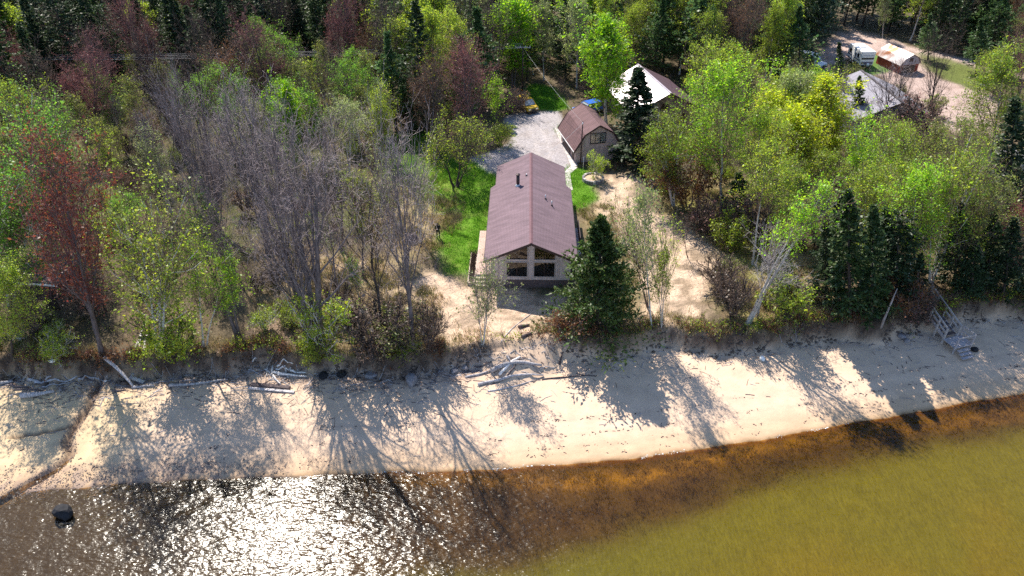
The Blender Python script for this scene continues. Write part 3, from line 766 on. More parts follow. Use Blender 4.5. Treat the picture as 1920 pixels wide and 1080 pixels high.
# ---- deck along the left side of the house
def hl(x, y, z=0):
    v = Matrix.Rotation(R(-1.2), 3, 'Z') @ Vector((x, y, z)); return (hx + v.x, hy + v.y, hz + v.z)
deck = thing('deck', 'pinkish board deck with three steps along the left wall of the lake house', 'deck', hl(0, 0), R(-1.2))
b = MB()
for k in range(10): b.box(-5.02 + k * .147, -5.02 + k * .147 + .135, .9, 8.6, .78, .82 + .004 * (k % 3))
o = b.build('deck_boards', M['wood_pink'], deck); o['kind'] = 'stuff'
b = MB(); b.box(-5.02, -3.6, .92, 1.0, .5, .775).box(-5.04, -4.96, 1.0, 8.6, .5, .775).box(-5.02, -3.6, 8.52, 8.6, .5, .775); b.build('rim_joist', M['wood_grey'], deck)
for px_ in (-4.9, -4.3, -3.75):
    for py_ in (1.1, 4.8, 8.4): MB().box(px_ - .06, px_ + .06, py_ - .06, py_ + .06, -.3, .5).build('deck_post', M['wood_grey'], deck)
for k in range(3):
    MB().box(-5.0, -3.62, .55 - k * .33, .86 - k * .33, .58 - k * .2, .63 - k * .2, 0).build('step', M['wood_pale'], deck, bevel=.008)
    MB().box(-4.98, -3.65, .82 - k * .33, .855 - k * .33, .40 - k * .2, .575 - k * .2).build('riser', M['trim_dark'], deck)
fb2 = thing('flower_bed', 'narrow pale timber edged bed of brown stems beside the deck', 'flower bed', hl(0, 0), R(-1.2))
b = MB(); b.box(-5.75, -5.65, .3, 5.4, -.1, .3).box(-5.65, -5.08, .3, .42, -.1, .3).box(-5.18, -5.08, .42, 5.4, -.1, .28); b.build('timber_edge', M['wood_pale'], fb2)
MB().box(-5.65, -5.18, .42, 5.4, -.1, .18).build('bed_soil', mat_basic('bed_soil', (.09, .06, .045), .95, 8, .4, .5), fb2)
b = MB(); rr = random.Random(3)
for k in range(420):
    x, y = rr.uniform(-5.62, -5.2), rr.uniform(1.0, 5.3); h = rr.uniform(.25, .75)
    b.beam((x, y, .15), (x + rr.uniform(-.25, .25), y + rr.uniform(-.25, .25), .15 + h), .02, .012)
o = b.build('dry_stems', M['twig_brown'], fb2); o['kind'] = 'stuff'
# right hand porch in the shade of the eave
pr = thing('side_porch', 'small dark timber porch with a pale step on the right of the lake house', 'porch', hl(0, 0), R(-1.2))
MB().box(3.62, 4.9, 6.3, 10.0, .3, .42).build('porch_floor', M['wood_grey'], pr)
for y0 in (6.4, 8.2, 9.9): MB().box(4.78, 4.88, y0 - .05, y0 + .05, -.3, 1.4).build('porch_post', M['trim_dark'], pr)
MB().box(4.79, 4.87, 6.4, 9.9, 1.4, 1.48).build('porch_rail', M['trim_dark'], pr)
b = MB(); [b.box(4.80, 4.86, 6.5 + k * .2, 6.6 + k * .2, .45, 1.4) for k in range(17)]; b.build('porch_panel', M['trim_dark'], pr)
MB().box(3.9, 4.9, 5.55, 6.2, -.2, .2).build('porch_step', M['concrete'], pr, bevel=.02)
# ladder leaning on the front left corner
ld = thing('wooden_ladder', 'short pale wooden ladder leaning on the front left corner of the lake house', 'ladder', hl(-3.0, -1.3), R(-1.2))
for s in (0, .42): MB().beam((s - .35, 0, -.05), (s + .5, 1.15, 1.25), .06, .05).build('rail', M['wood_pale'], ld)
for k in range(4): 
    t = .15 + k * .22; MB().beam((-.35 + .85 * t, 1.15 * t, -.05 + 1.3 * t), (.07 + .85 * t, 1.15 * t, -.05 + 1.3 * t), .04, .04).build('rung', M['wood_pale'], ld)

# ---- garage with a gambrel roof
gx0, gy0 = at(1118, 303)
gar = thing('garage', 'mauve brown gambrel roofed garage with a three light window in its tan gable', 'garage', (gx0, gy0, 2.8), R(13))
gp = [(-3.0, 1.75), (-1.75, 3.78), (0, 4.8), (1.75, 3.78), (3.0, 1.75)]
def gam(b, prof, half, y0, y1, zb):
    def zat(x):
        for (a, za), (c, zc) in zip(prof[:-1], prof[1:]):
            if a <= x <= c: return za + (zc - za) * (x - a) / (c - a)
    b.prism([(-half, zb), (half, zb), (half, zat(half) - .1), (prof[3][0], prof[3][1] - .1), (0, prof[2][1] - .1), (prof[1][0], prof[1][1] - .1), (-half, zat(-half) - .1)], y0, y1)
b = MB(); gam(b, gp, 2.6, 0, .14, .2); gam(b, gp, 2.6, 6.2, 6.34, .2); b.box(-2.6, -2.48, .14, 6.2, .2, 2.2).box(2.48, 2.6, .14, 6.2, .2, 2.2)
b.build('wall', M['siding_garage'], gar)
MB().box(-2.64, 2.64, -.04, 6.38, -.6, .2).build('foundation', M['concrete'], gar)
def gambrel_roof(parent, prof, y0, y1, mats, th=.09):
    for k in range(4):
        (xa, za), (xb, zb) = prof[k], prof[k + 1]
        m_ = mats[k] if isinstance(mats, (list, tuple)) else mats
        slope_slab('roof', [(xa, y0), (xb, y0), (xb, y1), (xa, y1)], lambda x, y: za + (zb - za) * (x - xa) / (xb - xa), th, m_, parent)
gambrel_roof(gar, gp, -.42, 6.7, M['roof_garage'])
for yy in (-.445, 6.725):
    b = MB()
    for k in range(4): b.beam((gp[k][0], yy, gp[k][1] - .07), (gp[k + 1][0], yy, gp[k + 1][1] - .07), .04, .2)
    b.build('rake_trim', M['trim_dark'], gar)
MB().beam((-3.03, -.42, 1.7), (-3.03, 6.7, 1.7), .05, .12).build('gutter', M['white'], gar)
window(gar, -.98, .98, 2.35, 3.7, 0, 3, .07, 'trim_dark', .07, glass='glass_clear')
MB().box(-.92, .92, -.022, -.004, 2.41, 3.64).build('blind', M['curtain'], gar)
dr = MB().box(-2.66, -2.6, 2.2, 5.4, .2, 1.7).build('garage_door', mat_basic('garage_door_paint', (.11, .06, .05), .6), gar)
for k in range(4): MB().box(-2.70, -2.66, 2.25, 5.35, .25 + k * .36, .56 + k * .36).build('door_panel', M['trim_dark'], dr)
dr = MB().box(-2.66, -2.6, .7, 1.5, .2, 1.7).build('side_door', M['trim_dark'], gar); MB().box(-2.69, -2.66, .8, .85, .95, 1.05).build('handle', M['metal_light'], dr)
for x in (-2.62, 2.62):
    MB().box(x - .05, x + .05, -.03, -.003, .2, 2.15).build('corner_trim', M['siding_garage'], gar)

# ---- big metal roofed building behind the garage
px0, py0 = at(1258, 175, 2.8 + 5.1)
bar = thing('pole_building', 'large tan building with a glaring pale metal roof behind the dark spruce', 'building', (px0, py0, 2.8), R(13))
zb_ = lambda x, y=0: 5.1 - .5 * abs(x)
b = MB(); b.prism([(-4.5, 0), (4.5, 0), (4.5, zb_(4.5) - .1), (0, 5.0), (-4.5, zb_(4.5) - .1)], .4, .55); b.prism([(-4.5, 0), (4.5, 0), (4.5, zb_(4.5) - .1), (0, 5.0), (-4.5, zb_(4.5) - .1)], 11, 11.15)
b.box(-4.5, -4.35, .55, 11, 0, 2.7).box(4.35, 4.5, .55, 11, 0, 2.7); b.build('wall', M['siding_tan'], bar)
for s in (-1, 1):
    for k in range(11):
        ya, yb = k * 1.05, k * 1.05 + 1.03
        slope_slab('roof_sheet', [(0, ya), (s * 4.95, ya), (s * 4.95, yb), (0, yb)][::s], lambda x, y: zb_(x) + .006 * (k % 2), .05, M['metal_roof' if s < 0 else 'metal_roof_shade'], bar)
    b = MB(); b.beam((0, -.03, 5.02), (s * 4.95, -.03, zb_(4.95) - .08), .04, .2); b.build('rake_trim', M['trim_dark'], bar)
MB().beam((0, 0, 5.13), (0, 11.6, 5.13), .3, .04).build('ridge_cap', M['metal_roof'], bar)
window(bar, -1.0, .1, 2.9, 3.7, .4, 2, .07, 'trim_dark', .06)
window(bar, 1.6, 2.6, 1.2, 2.1, .4, 2, .07, 'trim_dark', .06)

# ---- grey shingled house far right, seen through the trees
gx2, gy2 = at(1690, 190, 2.8 + 5.0)
gh = thing('grey_roofed_house', 'house under a wide grey shingled roof behind bare trees below the white trailer', 'house', (gx2, gy2, 2.8), R(2))
zg = lambda x, y=0: 5.0 - .42 * abs(x)
for s in (-1, 1):
    slope_slab('roof', [(0, -.4), (s * 5.4, -.4), (s * 5.4, 11.6), (0, 11.6)][::s], zg, .15, M['roof_grey'], gh)
    MB().beam((0, -.42, 4.9), (s * 5.4, -.42, zg(5.4) - .1), .04, .2).build('fascia', M['trim_dark'], gh)
MB().beam((0, -.4, 5.03), (0, 11.6, 5.03), .3, .05).build('ridge_cap', M['roof_dark'], gh)
b = MB()
for y0 in (0, 11.1): b.prism([(-5, 0), (5, 0), (5, 2.75), (0, 4.85), (-5, 2.75)], y0, y0 + .14)
b.box(-5, -4.86, .14, 11.1, 0, 2.75).box(4.86, 5, .14, 11.1, 0, 2.75); b.build('wall', M['siding_greyblue'], gh)
window(gh, -3.4, -2.0, 1.0, 2.2, 0, 2); window(gh, 1.8, 3.2, 1.0, 2.2, 0, 2)

# ---- little red barn
bx0, by0 = at(1700, 139)
rb = thing('red_barn', 'small red barn with a rusty tin gambrel roof and grey gable on the dirt lot', 'barn', (bx0, by0, 2.8), R(16))
rp_ = [(-1.95, 1.55), (-1.25, 2.55), (0, 3.15), (1.25, 2.55), (1.95, 1.55)]
b = MB(); b.box(-1.75, -1.63, .1, 5.0, 0, 1.75).box(1.63, 1.75, .1, 5.0, 0, 1.75).box(-1.75, 1.75, 0, .1, 0, 1.5); gam(b, rp_, 1.75, 5.0, 5.1, 0); b.build('wall', M['siding_red'], rb)
b = MB(); gam(b, rp_, 1.75, -.06, .0, 1.5); b.build('gable', M['boards_grey'], rb)
wd = MB().box(-.32, .32, -.1, -.063, 2.0, 2.5).build('loft_door', M['trim_dark'], rb); MB().box(-.36, .36, -.12, -.1, 1.95, 2.0).build('sill', M['boards_grey'], wd)
MB().box(-1.1, 1.1, -.06, 0, .05, 1.42).build('barn_door', M['siding_dark'], rb)
for k in range(4):
    (xa, za), (xb, zb) = rp_[k], rp_[k + 1]
    for j in range(6):
        ya = -.25 + j * .95; yb = ya + .93
        slope_slab('roof_sheet', [(xa, ya), (xb, ya), (xb, yb), (xa, yb)], lambda x, y: za + (zb - za) * (x - xa) / (xb - xa) + .005 * (j % 2), .03, M['metal_rust'], rb)

# ---- white travel trailer
tx0, ty0 = at(1621, 131)
tr_ = thing('travel_trailer', 'boxy white travel trailer with a dark stripe parked on grass beside the red barn', 'trailer', (tx0, ty0, gz(tx0, ty0)), R(3))
MB().box(-1.1, 1.1, 0, 4.6, .55, 2.65).build('body', M['white'], tr_, bevel=.09)
MB().box(-1.112, -1.1, .1, 4.5, 1.15, 1.28).box(-1.112, -1.1, .1, 4.5, .62, .78).build('stripe', mat_basic('trailer_stripe', (.10, .08, .09), .5), tr_)
MB().box(-.98, .98, -.03, .0, 1.45, 2.05).build('front_window', M['plastic_dark'], tr_, bevel=.01)
MB().box(-.98, .98, -.09, -.03, 1.75, 2.0).build('rock_guard', M['white'], tr_, bevel=.01)
MB().box(-.95, .95, -.02, .0, .7, 1.1).build('lower_panel', mat_basic('trailer_panel', (.16, .15, .2), .5), tr_)
for y0, y1, z0, z1 in ((.7, 1.3, 1.5, 2.1), (1.7, 2.0, 1.4, 2.0), (3.3, 4.0, 1.5, 2.1)): window(tr_, y0, y1, z0, z1, -1.1, 1, .05, 'plastic_dark', .03, -1, 'x')
dr = MB().box(-1.13, -1.1, 2.3, 2.95, .65, 2.3).build('door', M['white'], tr_); MB().box(-1.15, -1.13, 2.4, 2.46, 1.3, 1.42).build('handle', M['plastic_dark'], dr)
for s in (-1, 1):
    for y0 in (2.2, 3.0):
        w = MB().tube([(s * 1.02 - .1, y0, .35), (s * 1.02 + .1, y0, .35)], .35, 18).build('wheel', M['rubber'], tr_, True)
        MB().tube([(s * 1.13 - .01, y0, .35), (s * 1.13 + .012, y0, .35)], .2, 14).build('rim', M['metal_light'], w, True)
b = MB(); b.beam((-.7, 0, .5), (0, -1.1, .5), .08, .1).beam((.7, 0, .5), (0, -1.1, .5), .08, .1); b.tube([(0, -1.1, .0), (0, -1.1, .7)], .05, 8); b.build('tow_frame', M['metal_dark'], tr_)
MB().tube([(0, -.45, .55), (0, -.45, 1.0)], .18, 12).build('gas_bottle', M['white'], tr_, True)
MB().box(-.3, .3, 1.9, 2.5, 2.65, 2.8).build('roof_vent', M['white'], tr_, bevel=.03)

# ---- vehicles
def car(name, label, loc, rz, paint, Ln=4.4, W=1.8, Hh=1.65, hood=1.2, boxy=.15, cat='car', roof=None):
    t = thing(name, label, cat, loc, rz)
    # front faces -y ; side profile polygon in (y, z)
    bl = .95 if Hh > 1.5 else .85
    prof = [(0, .42), (0, .72), (.12, bl - .05), (hood, bl), (Ln - .08, bl), (Ln, .75), (Ln, .42)]
    MB().prism(prof[::-1], -W / 2, W / 2, 'x').build('body', paint, t, bevel=.07)
    y0, y1, y2, y3 = hood - .15, hood + .55, Ln - .15 - boxy * 2, Ln - .12
    wi, wo = W / 2 - .2, W / 2 - .06
    def quad6(a, b2, zt, zl, wb, wt, mb, ya, yb):
        vs = [(-wb, ya[0], zl), (wb, ya[0], zl), (wb, yb[0], zl), (-wb, yb[0], zl), (-wt, ya[1], zt), (wt, ya[1], zt), (wt, yb[1], zt), (-wt, yb[1], zt)]
        mb.add(vs, [(3, 2, 1, 0), (4, 5, 6, 7), (0, 1, 5, 4), (1, 2, 6, 5), (2, 3, 7, 6), (3, 0, 4, 7)])
    g = MB(); quad6(0, 0, Hh - .07, bl - .02, wo, wi, g, (y0, y1), (y3, y2)); g.build('cabin_glass', M['plastic_dark'], t, bevel=.02)
    g = MB(); g.box(-wi, wi, y1, y2, Hh - .07, Hh); g.build('roof', roof or paint, t, bevel=.03)
    for s in (-1, 1):
        for (ya, yb) in ((y0, y1), (y3, y2), ((y0 + y3) / 2, (y1 + y2) / 2)): MB().beam((s * (wo + .01), ya, bl), (s * (wi + .01), yb, Hh - .05), .07, .09).build('pillar', paint, t)
    ws = MB(); ws.add([(-wo + .06, y0 - .012, bl + .06), (wo - .06, y0 - .012, bl + .06), (wi - .04, y1 - .06, Hh - .1), (-wi + .04, y1 - .06, Hh - .1)], [(0, 1, 2, 3)])
    ws.build('windscreen', mat_basic('windscreen_glass', (.30, .34, .38), .06, 1, .05, spec=.9), t)
    for s in (-1, 1):
        for yy in (.8, Ln - .85):
            w = MB().tube([(s * (W / 2 - .1) - .1, yy, .33), (s * (W / 2 - .1) + .1, yy, .33)], .33, 18).build('wheel', M['rubber'], t, True)
            MB().tube([(s * (W / 2 + .0) - .012, yy, .33), (s * (W / 2 + .0) + .012, yy, .33)], .2, 14).build('rim', M['metal_light'], w, True)
        MB().box(s * (W / 2 - .32) - .17, s * (W / 2 - .32) + .17, -.025, 0.02, .62, .78).build('headlight', M['metal_light'], t, bevel=.01)
        MB().box(s * (W / 2 - .2) - .12, s * (W / 2 - .2) + .12, Ln - .02, Ln + .02, .62, .82).build('tail_light', mat_basic('tail_light_red', (.4, .02, .02), .3), t)
        MB().box(s * (W / 2 + .08) - .08, s * (W / 2 + .08) + .08, hood + .35, hood + .5, bl, bl + .14).build('mirror', M['plastic_dark'], t, bevel=.02)
    MB().box(-W / 2 + .55, W / 2 - .55, -.02, .01, .5, .76).build('grille', M['plastic_dark'], t)
    MB().box(-W / 2, W / 2, -.09, .02, .36, .5).box(-W / 2, W / 2, Ln - .02, Ln + .09, .36, .5).build('bumper', M['plastic_dark'], t, bevel=.02)
    return t
vx, vy, vz = gat(1000, 214)
car('parked_car', 'small yellow car with a bright windscreen at the top end of the gravel drive', (vx, vy, vz), R(28), M['paint_yellow'], 3.9, 1.75, 1.62, 1.0, .1)
vx, vy, vz = gat(1078, 216)
car('parked_car', 'bright blue car half hidden behind the gambrel roofed garage', (vx, vy, vz), R(-62), M['paint_blue'], 4.2, 1.75, 1.5)
vx, vy, vz = gat(1543, 131)
car('parked_car', 'pale white van nosing out of the trees left of the travel trailer', (vx, vy, vz), R(38), M['paint_white'], 4.8, 1.9, 2.0, 1.25, .06, 'van')

# ---- dark cabin at the left edge and other half hidden buildings
cx, cy, cz = gat(80, 572)
cb = thing('dark_cabin', 'small dark log cabin with a pale roof edge behind the red maple at left', 'cabin', (cx, cy, cz), R(-6))
b = MB(); b.box(-2.3, 2.3, 0, 3.2, -.3, 2.55); b.build('wall', M['siding_dark'], cb)
slope_slab('roof', [(-2.7, -.5), (2.7, -.5), (2.7, 3.6), (-2.7, 3.6)], lambda x, y: 2.75 + .08 * y, .14, M['roof_dark'], cb)
MB().box(-2.72, 2.72, -.54, -.5, 2.55, 2.73).build('fascia', M['white'], cb)
window(cb, -1.6, -.5, 1.0, 1.9, 0, 2, .07, 'trim_dark'); d_ = MB().box(.5, 1.35, -.06, 0, -.1, 1.95).build('door', M['trim_dark'], cb); MB().box(.58, .63, -.1, -.06, .9, 1.0).build('handle', M['metal_light'], d_)
cx, cy, cz = gat(1562, 442)
cb = thing('garden_shed', 'blue grey gable fronted shed half hidden by spruces right of the leaning birch', 'shed', (cx, cy, cz), R(8))
b = MB(); b.prism([(-1.6, -.3), (1.6, -.3), (1.6, 2.3), (0, 3.5), (-1.6, 2.3)], 0, .1); b.box(-1.6, -1.5, .1, 4, -.3, 2.3).box(1.5, 1.6, .1, 4, -.3, 2.3); b.prism([(-1.6, -.3), (1.6, -.3), (1.6, 2.3), (0, 3.5), (-1.6, 2.3)], 4, 4.1); b.build('wall', M['siding_greyblue'], cb)
for s in (-1, 1): slope_slab('roof', [(0, -.3), (s * 1.95, -.3), (s * 1.95, 4.3), (0, 4.3)][::s], lambda x, y: 3.62 - .75 * abs(x), .08, M['roof_dark'], cb)
window(cb, -.45, .45, 1.0, 1.9, 0, 2, .07, 'white'); 
for s in (-1, 1): MB().box(s * 1.58 - .06, s * 1.58 + .06, -.025, -.002, -.3, 2.25).build('corner_trim', M['white'], cb)
cx, cy, cz = gat(1935, 372)
cb = thing('cottage', 'cottage with a lavender grey roof cut by the right edge of the picture', 'cottage', (cx, cy, cz), R(0))
b = MB(); b.box(-1.5, 6, 0, 6, -.3, 2.6); b.build('wall', M['siding_dark'], cb)
for s in (-1, 1): slope_slab('roof', [(-2, 3), (6.4, 3), (6.4, 3 + s * 3.6), (-2, 3 + s * 3.6)][::s], lambda x, y: 4.2 - .42 * abs(y - 3), .12, M['roof_grey'], cb)
window(cb, 0, 1.2, .9, 2.0, 0, 2)

# ---- concrete walk between drive and house (laid as slabs)
wk = [(1046, 240), (1058, 268), (1072, 298), (1077, 313), (1062, 326), (1064, 340), (1067, 357)]
wkp = [gat(*p) for p in wk]
path = tag(bpy.data.objects.new('garden_path', None), kind='structure'); COL.objects.link(path)
for (a, c) in zip(wkp[:-1], wkp[1:]):
    a, c = Vector(a), Vector(c); d = c - a; Ld = d.length; n = max(1, round(Ld / 1.1)); u = d / n; sd_ = Vector((-d.y, d.x, 0)).normalized() * .42
    for k in range(n):
        p0, p1 = a + u * (k + .03), a + u * (k + .97)
        zz = [gz(q_.x, q_.y) + .05 for q_ in (p0 - sd_, p0 + sd_, p1 + sd_, p1 - sd_)]
        b = MB(); cs = [p0 - sd_, p0 + sd_, p1 + sd_, p1 - sd_]
        b.add([(q_.x, q_.y, z_ - .2) for q_, z_ in zip(cs, zz)] + [(q_.x, q_.y, z_) for q_, z_ in zip(cs, zz)], [(3, 2, 1, 0), (4, 5, 6, 7), (0, 1, 5, 4), (1, 2, 6, 5), (2, 3, 7, 6), (3, 0, 4, 7)])
        b.build('paving_slab', M['concrete'], path)

# ================================================================== TREES
def unit(v): return v / np.maximum(np.linalg.norm(v, axis=-1, keepdims=True), 1e-9)
def spawn(rg, P, Rr, n, t0, t1, ang, angsd, lr, K, up=0.0, wob=.1, rr=.55, shape=None, rend=.3, flat=0.0):
    Nn, Kp, _ = P.shape
    t = (np.arange(n)[None] + rg.random((Nn, n))) / n
    t = t0 + (t1 - t0) * t
    f = t * (Kp - 1); i0 = np.minimum(f.astype(int), Kp - 2); w = (f - i0)[..., None]
    ar = np.arange(Nn)[:, None]
    A, B = P[ar, i0], P[ar, i0 + 1]
    base = A * (1 - w) + B * w
    tan = unit(B - A)
    Lp = np.linalg.norm(np.diff(P, axis=1), axis=2).sum(1)[:, None]
    ref = np.zeros_like(tan); ref[..., 2] = 1; ref[np.abs(tan[..., 2]) > .9] = (1, 0, 0)
    p1 = unit(np.cross(tan, ref)); p2 = np.cross(tan, p1)
    az = (np.arange(n)[None] * 2.399 + rg.random((Nn, 1)) * 6.28 + rg.normal(0, .35, (Nn, n)))[..., None]
    a = R(1) * (ang + angsd * rg.standard_normal((Nn, n)))[..., None]
    d = tan * np.cos(a) + (p1 * np.cos(az) + p2 * np.sin(az)) * np.sin(a)
    d[..., 2] *= (1 - flat)
    d = unit(d)
    sh = shape(t) if shape else 1.0
    Ln = (Lp * lr * sh * rg.uniform(.7, 1.25, (Nn, n)))
    r0 = (Rr[ar, i0] * (1 - w[..., 0]) + Rr[ar, i0 + 1] * w[..., 0]) * rr
    base = base.reshape(-1, 3); d = d.reshape(-1, 3); Ln = Ln.ravel(); r0 = r0.ravel()
    Q = np.zeros((len(base), K, 3)); Q[:, 0] = base
    st = (Ln / (K - 1))[:, None]
    for k in range(1, K):
        d = unit(d + np.array([0, 0, up / (K - 1)]) + wob * rg.standard_normal(d.shape))
        Q[:, k] = Q[:, k - 1] + d * st
    RR = r0[:, None] * np.linspace(1, rend, K)[None]
    return Q, RR
def tubes(P, Rr, S):
    Nn, K, _ = P.shape
    t = np.zeros_like(P); t[:, 1:-1] = P[:, 2:] - P[:, :-2]; t[:, 0] = P[:, 1] - P[:, 0]; t[:, -1] = P[:, -1] - P[:, -2]
    t = unit(t)
    m = unit(P[:, -1] - P[:, 0]); ref = np.zeros_like(m); ref[:, 2] = 1; ref[np.abs(m[:, 2]) > .85] = (1, 0, 0)
    a = unit(np.cross(t, ref[:, None, :])); b = np.cross(t, a)
    if S == 2:
        V = np.stack([P + a * Rr[..., None], P - a * Rr[..., None]], 2)
    else:
        an = np.arange(S) * 2 * PI / S
        V = P[:, :, None] + (a[:, :, None] * np.cos(an)[:, None] + b[:, :, None] * np.sin(an)[:, None]) * Rr[:, :, None, None]
    V = V.reshape(-1, 3)
    o = (np.arange(Nn) * K * S)[:, None, None] + (np.arange(K - 1) * S)[None, :, None]
    if S == 2:
        k = np.array([0]); k1 = np.array([1])
    else:
        k = np.arange(S); k1 = (k + 1) % S
    F = np.stack([o + k, o + k1, o + S + k1, o + S + k], -1).reshape(-1, 4)
    return V, F
class NB:
    def __init__(s): s.V = []; s.Q = []; s.M = []; s.n = 0
    def add(s, V, F, mi):
        s.V.append(V); s.Q.append(F + s.n); s.M.append(np.full(len(F), mi)); s.n += len(V)
    def mesh(s, name, mats): return mesh_np(name, np.concatenate(s.V), np.concatenate(s.Q), mats=mats, mq=np.concatenate(s.M))
def leaves(rg, pts, n, size, spread, sd=.35, flatz=0.0, aspect=.75):
    c = pts[rg.integers(0, len(pts), n)] + rg.normal(0, spread, (n, 3))
    nrm = unit(rg.standard_normal((n, 3)) + np.array([0, 0, flatz]))
    a = unit(np.cross(nrm, rg.standard_normal((n, 3)))); b = np.cross(nrm, a)
    s = (size * np.exp(rg.normal(0, sd, n)))[:, None] * .5
    a = a * s; b = b * s * aspect
    # kite shaped leaf
    V = np.stack([c - a, c + b * .9 - a * .1, c + a, c - b * .9 - a * .1], 1).reshape(-1, 3)
    return V, np.arange(n * 4).reshape(-1, 4)
def stem(rg, x, y, top, r0, K=9, wob=.25, lean=(0, 0), rend=.12):
    z = np.linspace(0, top, K)
    p = np.zeros((1, K, 3)); p[0, :, 2] = z
    w = np.cumsum(rg.normal(0, wob, (K, 2)), 0) * .3; w -= w[0]
    p[0, :, 0] = x + lean[0] * (z / top) ** 1.2 + w[:, 0]; p[0, :, 1] = y + lean[1] * (z / top) ** 1.2 + w[:, 1]
    return p, (r0 * np.linspace(1, rend, K))[None]
CROWN_RATIO = {'bare': .47, 'bud': .50, 'red': .50, 'birch': .55, 'aspen': .36, 'thin': .42, 'apple': 1.15, 'shrub': 1.0, 'spruce': .27, 'pine': .36, 'young': .5, 'bigspruce': .62, 'leanbirch': .34}
def kind_of(s): return s.rstrip('0123456789')
PROTO = {}
def broadleaf(key, seed, H=12, stems=1, spread=.8, r0=.16, lean=1.0, limbs=15, t0=.22, ang=42, lr=.36, shape=None, up=.35, subs=7, twigs=6, fine=5,
              nleaf=0, lsize=.11, lspread=.16, flz=.3, finer=.010, bud=False, wob=.12, lr2=.5, lr3=.5, S1=6, limb_mat=0, clump=2.6):
    rg = np.random.default_rng(seed)
    shape = shape or (lambda t: 1.15 - .72 * t)
    Pt, Rt = [], []
    for k in range(stems):
        an = k * 2 * PI / stems + rg.random() * .8
        hh = H * (1 if k == 0 else rg.uniform(.72, .98))
        rad = 0 if stems == 1 else spread * rg.uniform(.15, .3)
        ln = (0, 0) if stems == 1 else (math.cos(an) * lean * rg.uniform(.6, 1.2), math.sin(an) * lean * rg.uniform(.6, 1.2))
        p, r = stem(rg, math.cos(an) * rad, math.sin(an) * rad, hh, r0 * (1 if k == 0 else rg.uniform(.65, .95)), lean=ln, wob=.32)
        Pt.append(p); Rt.append(r)
    Pt = np.concatenate(Pt); Rt = np.concatenate(Rt)
    L1, R1 = spawn(rg, Pt, Rt, limbs, t0, .97, ang, 9, lr, 6, up, wob, .5, shape)
    L2, R2 = spawn(rg, L1, R1, subs, .2, .98, 42, 10, lr2, 4, up * .5, wob * 1.3, .55)
    L3, R3 = spawn(rg, L2, R2, twigs, .15, 1, 42, 12, lr3, 3, .1, .18, .6)
    lv = [Pt, L1, L2, L3]
    if fine:
        L4, R4 = spawn(rg, L3, R3, fine, .15, 1, 42, 14, .55, 3, .1, .2, .7); lv.append(L4)
    al = np.concatenate([l.reshape(-1, 3) for l in lv[2:]])
    s_ = CROWN_RATIO[kind_of(key)] * H / (2 * np.percentile(np.hypot(al[:, 0], al[:, 1]), 93))
    for l in lv: l[..., :2] *= s_
    trunk = NB()
    Rf = Rt.copy(); Rf[:, 0] *= 1.5
    trunk.add(*tubes(Pt, Rf, 8), 0)
    trunk.add(*tubes(L1, np.maximum(R1, .02), S1), limb_mat)
    trunk.add(*tubes(L2, np.maximum(R2, .012), 4), 1)
    crown = NB()
    crown.add(*tubes(L3, np.maximum(R3, finer * .9), 3), 0)
    pts = [L3[:, 1:].reshape(-1, 3)]
    if fine:
        crown.add(*tubes(L4, np.full(R4.shape, finer * .62), 2), 0)
        pts.append(L4[:, 1:].reshape(-1, 3))
    pts = np.concatenate(pts)
    if nleaf:
        # clumps: some boughs carry far more leaf than others
        cl = rg.random(len(L2)) ** clump + .06
        w = np.repeat(cl, twigs)
        if fine: ww = np.concatenate([np.repeat(w, 2), np.repeat(np.repeat(w, fine), 2)])
        else: ww = np.repeat(w, 2)
        keep = rg.random(len(pts)) < ww * 1.6
        if bud: keep[:] = True
        crown.add(*leaves(rg, pts[keep], nleaf, lsize, lspread, flatz=flz), 1)
    PROTO[key] = (trunk, crown, H)
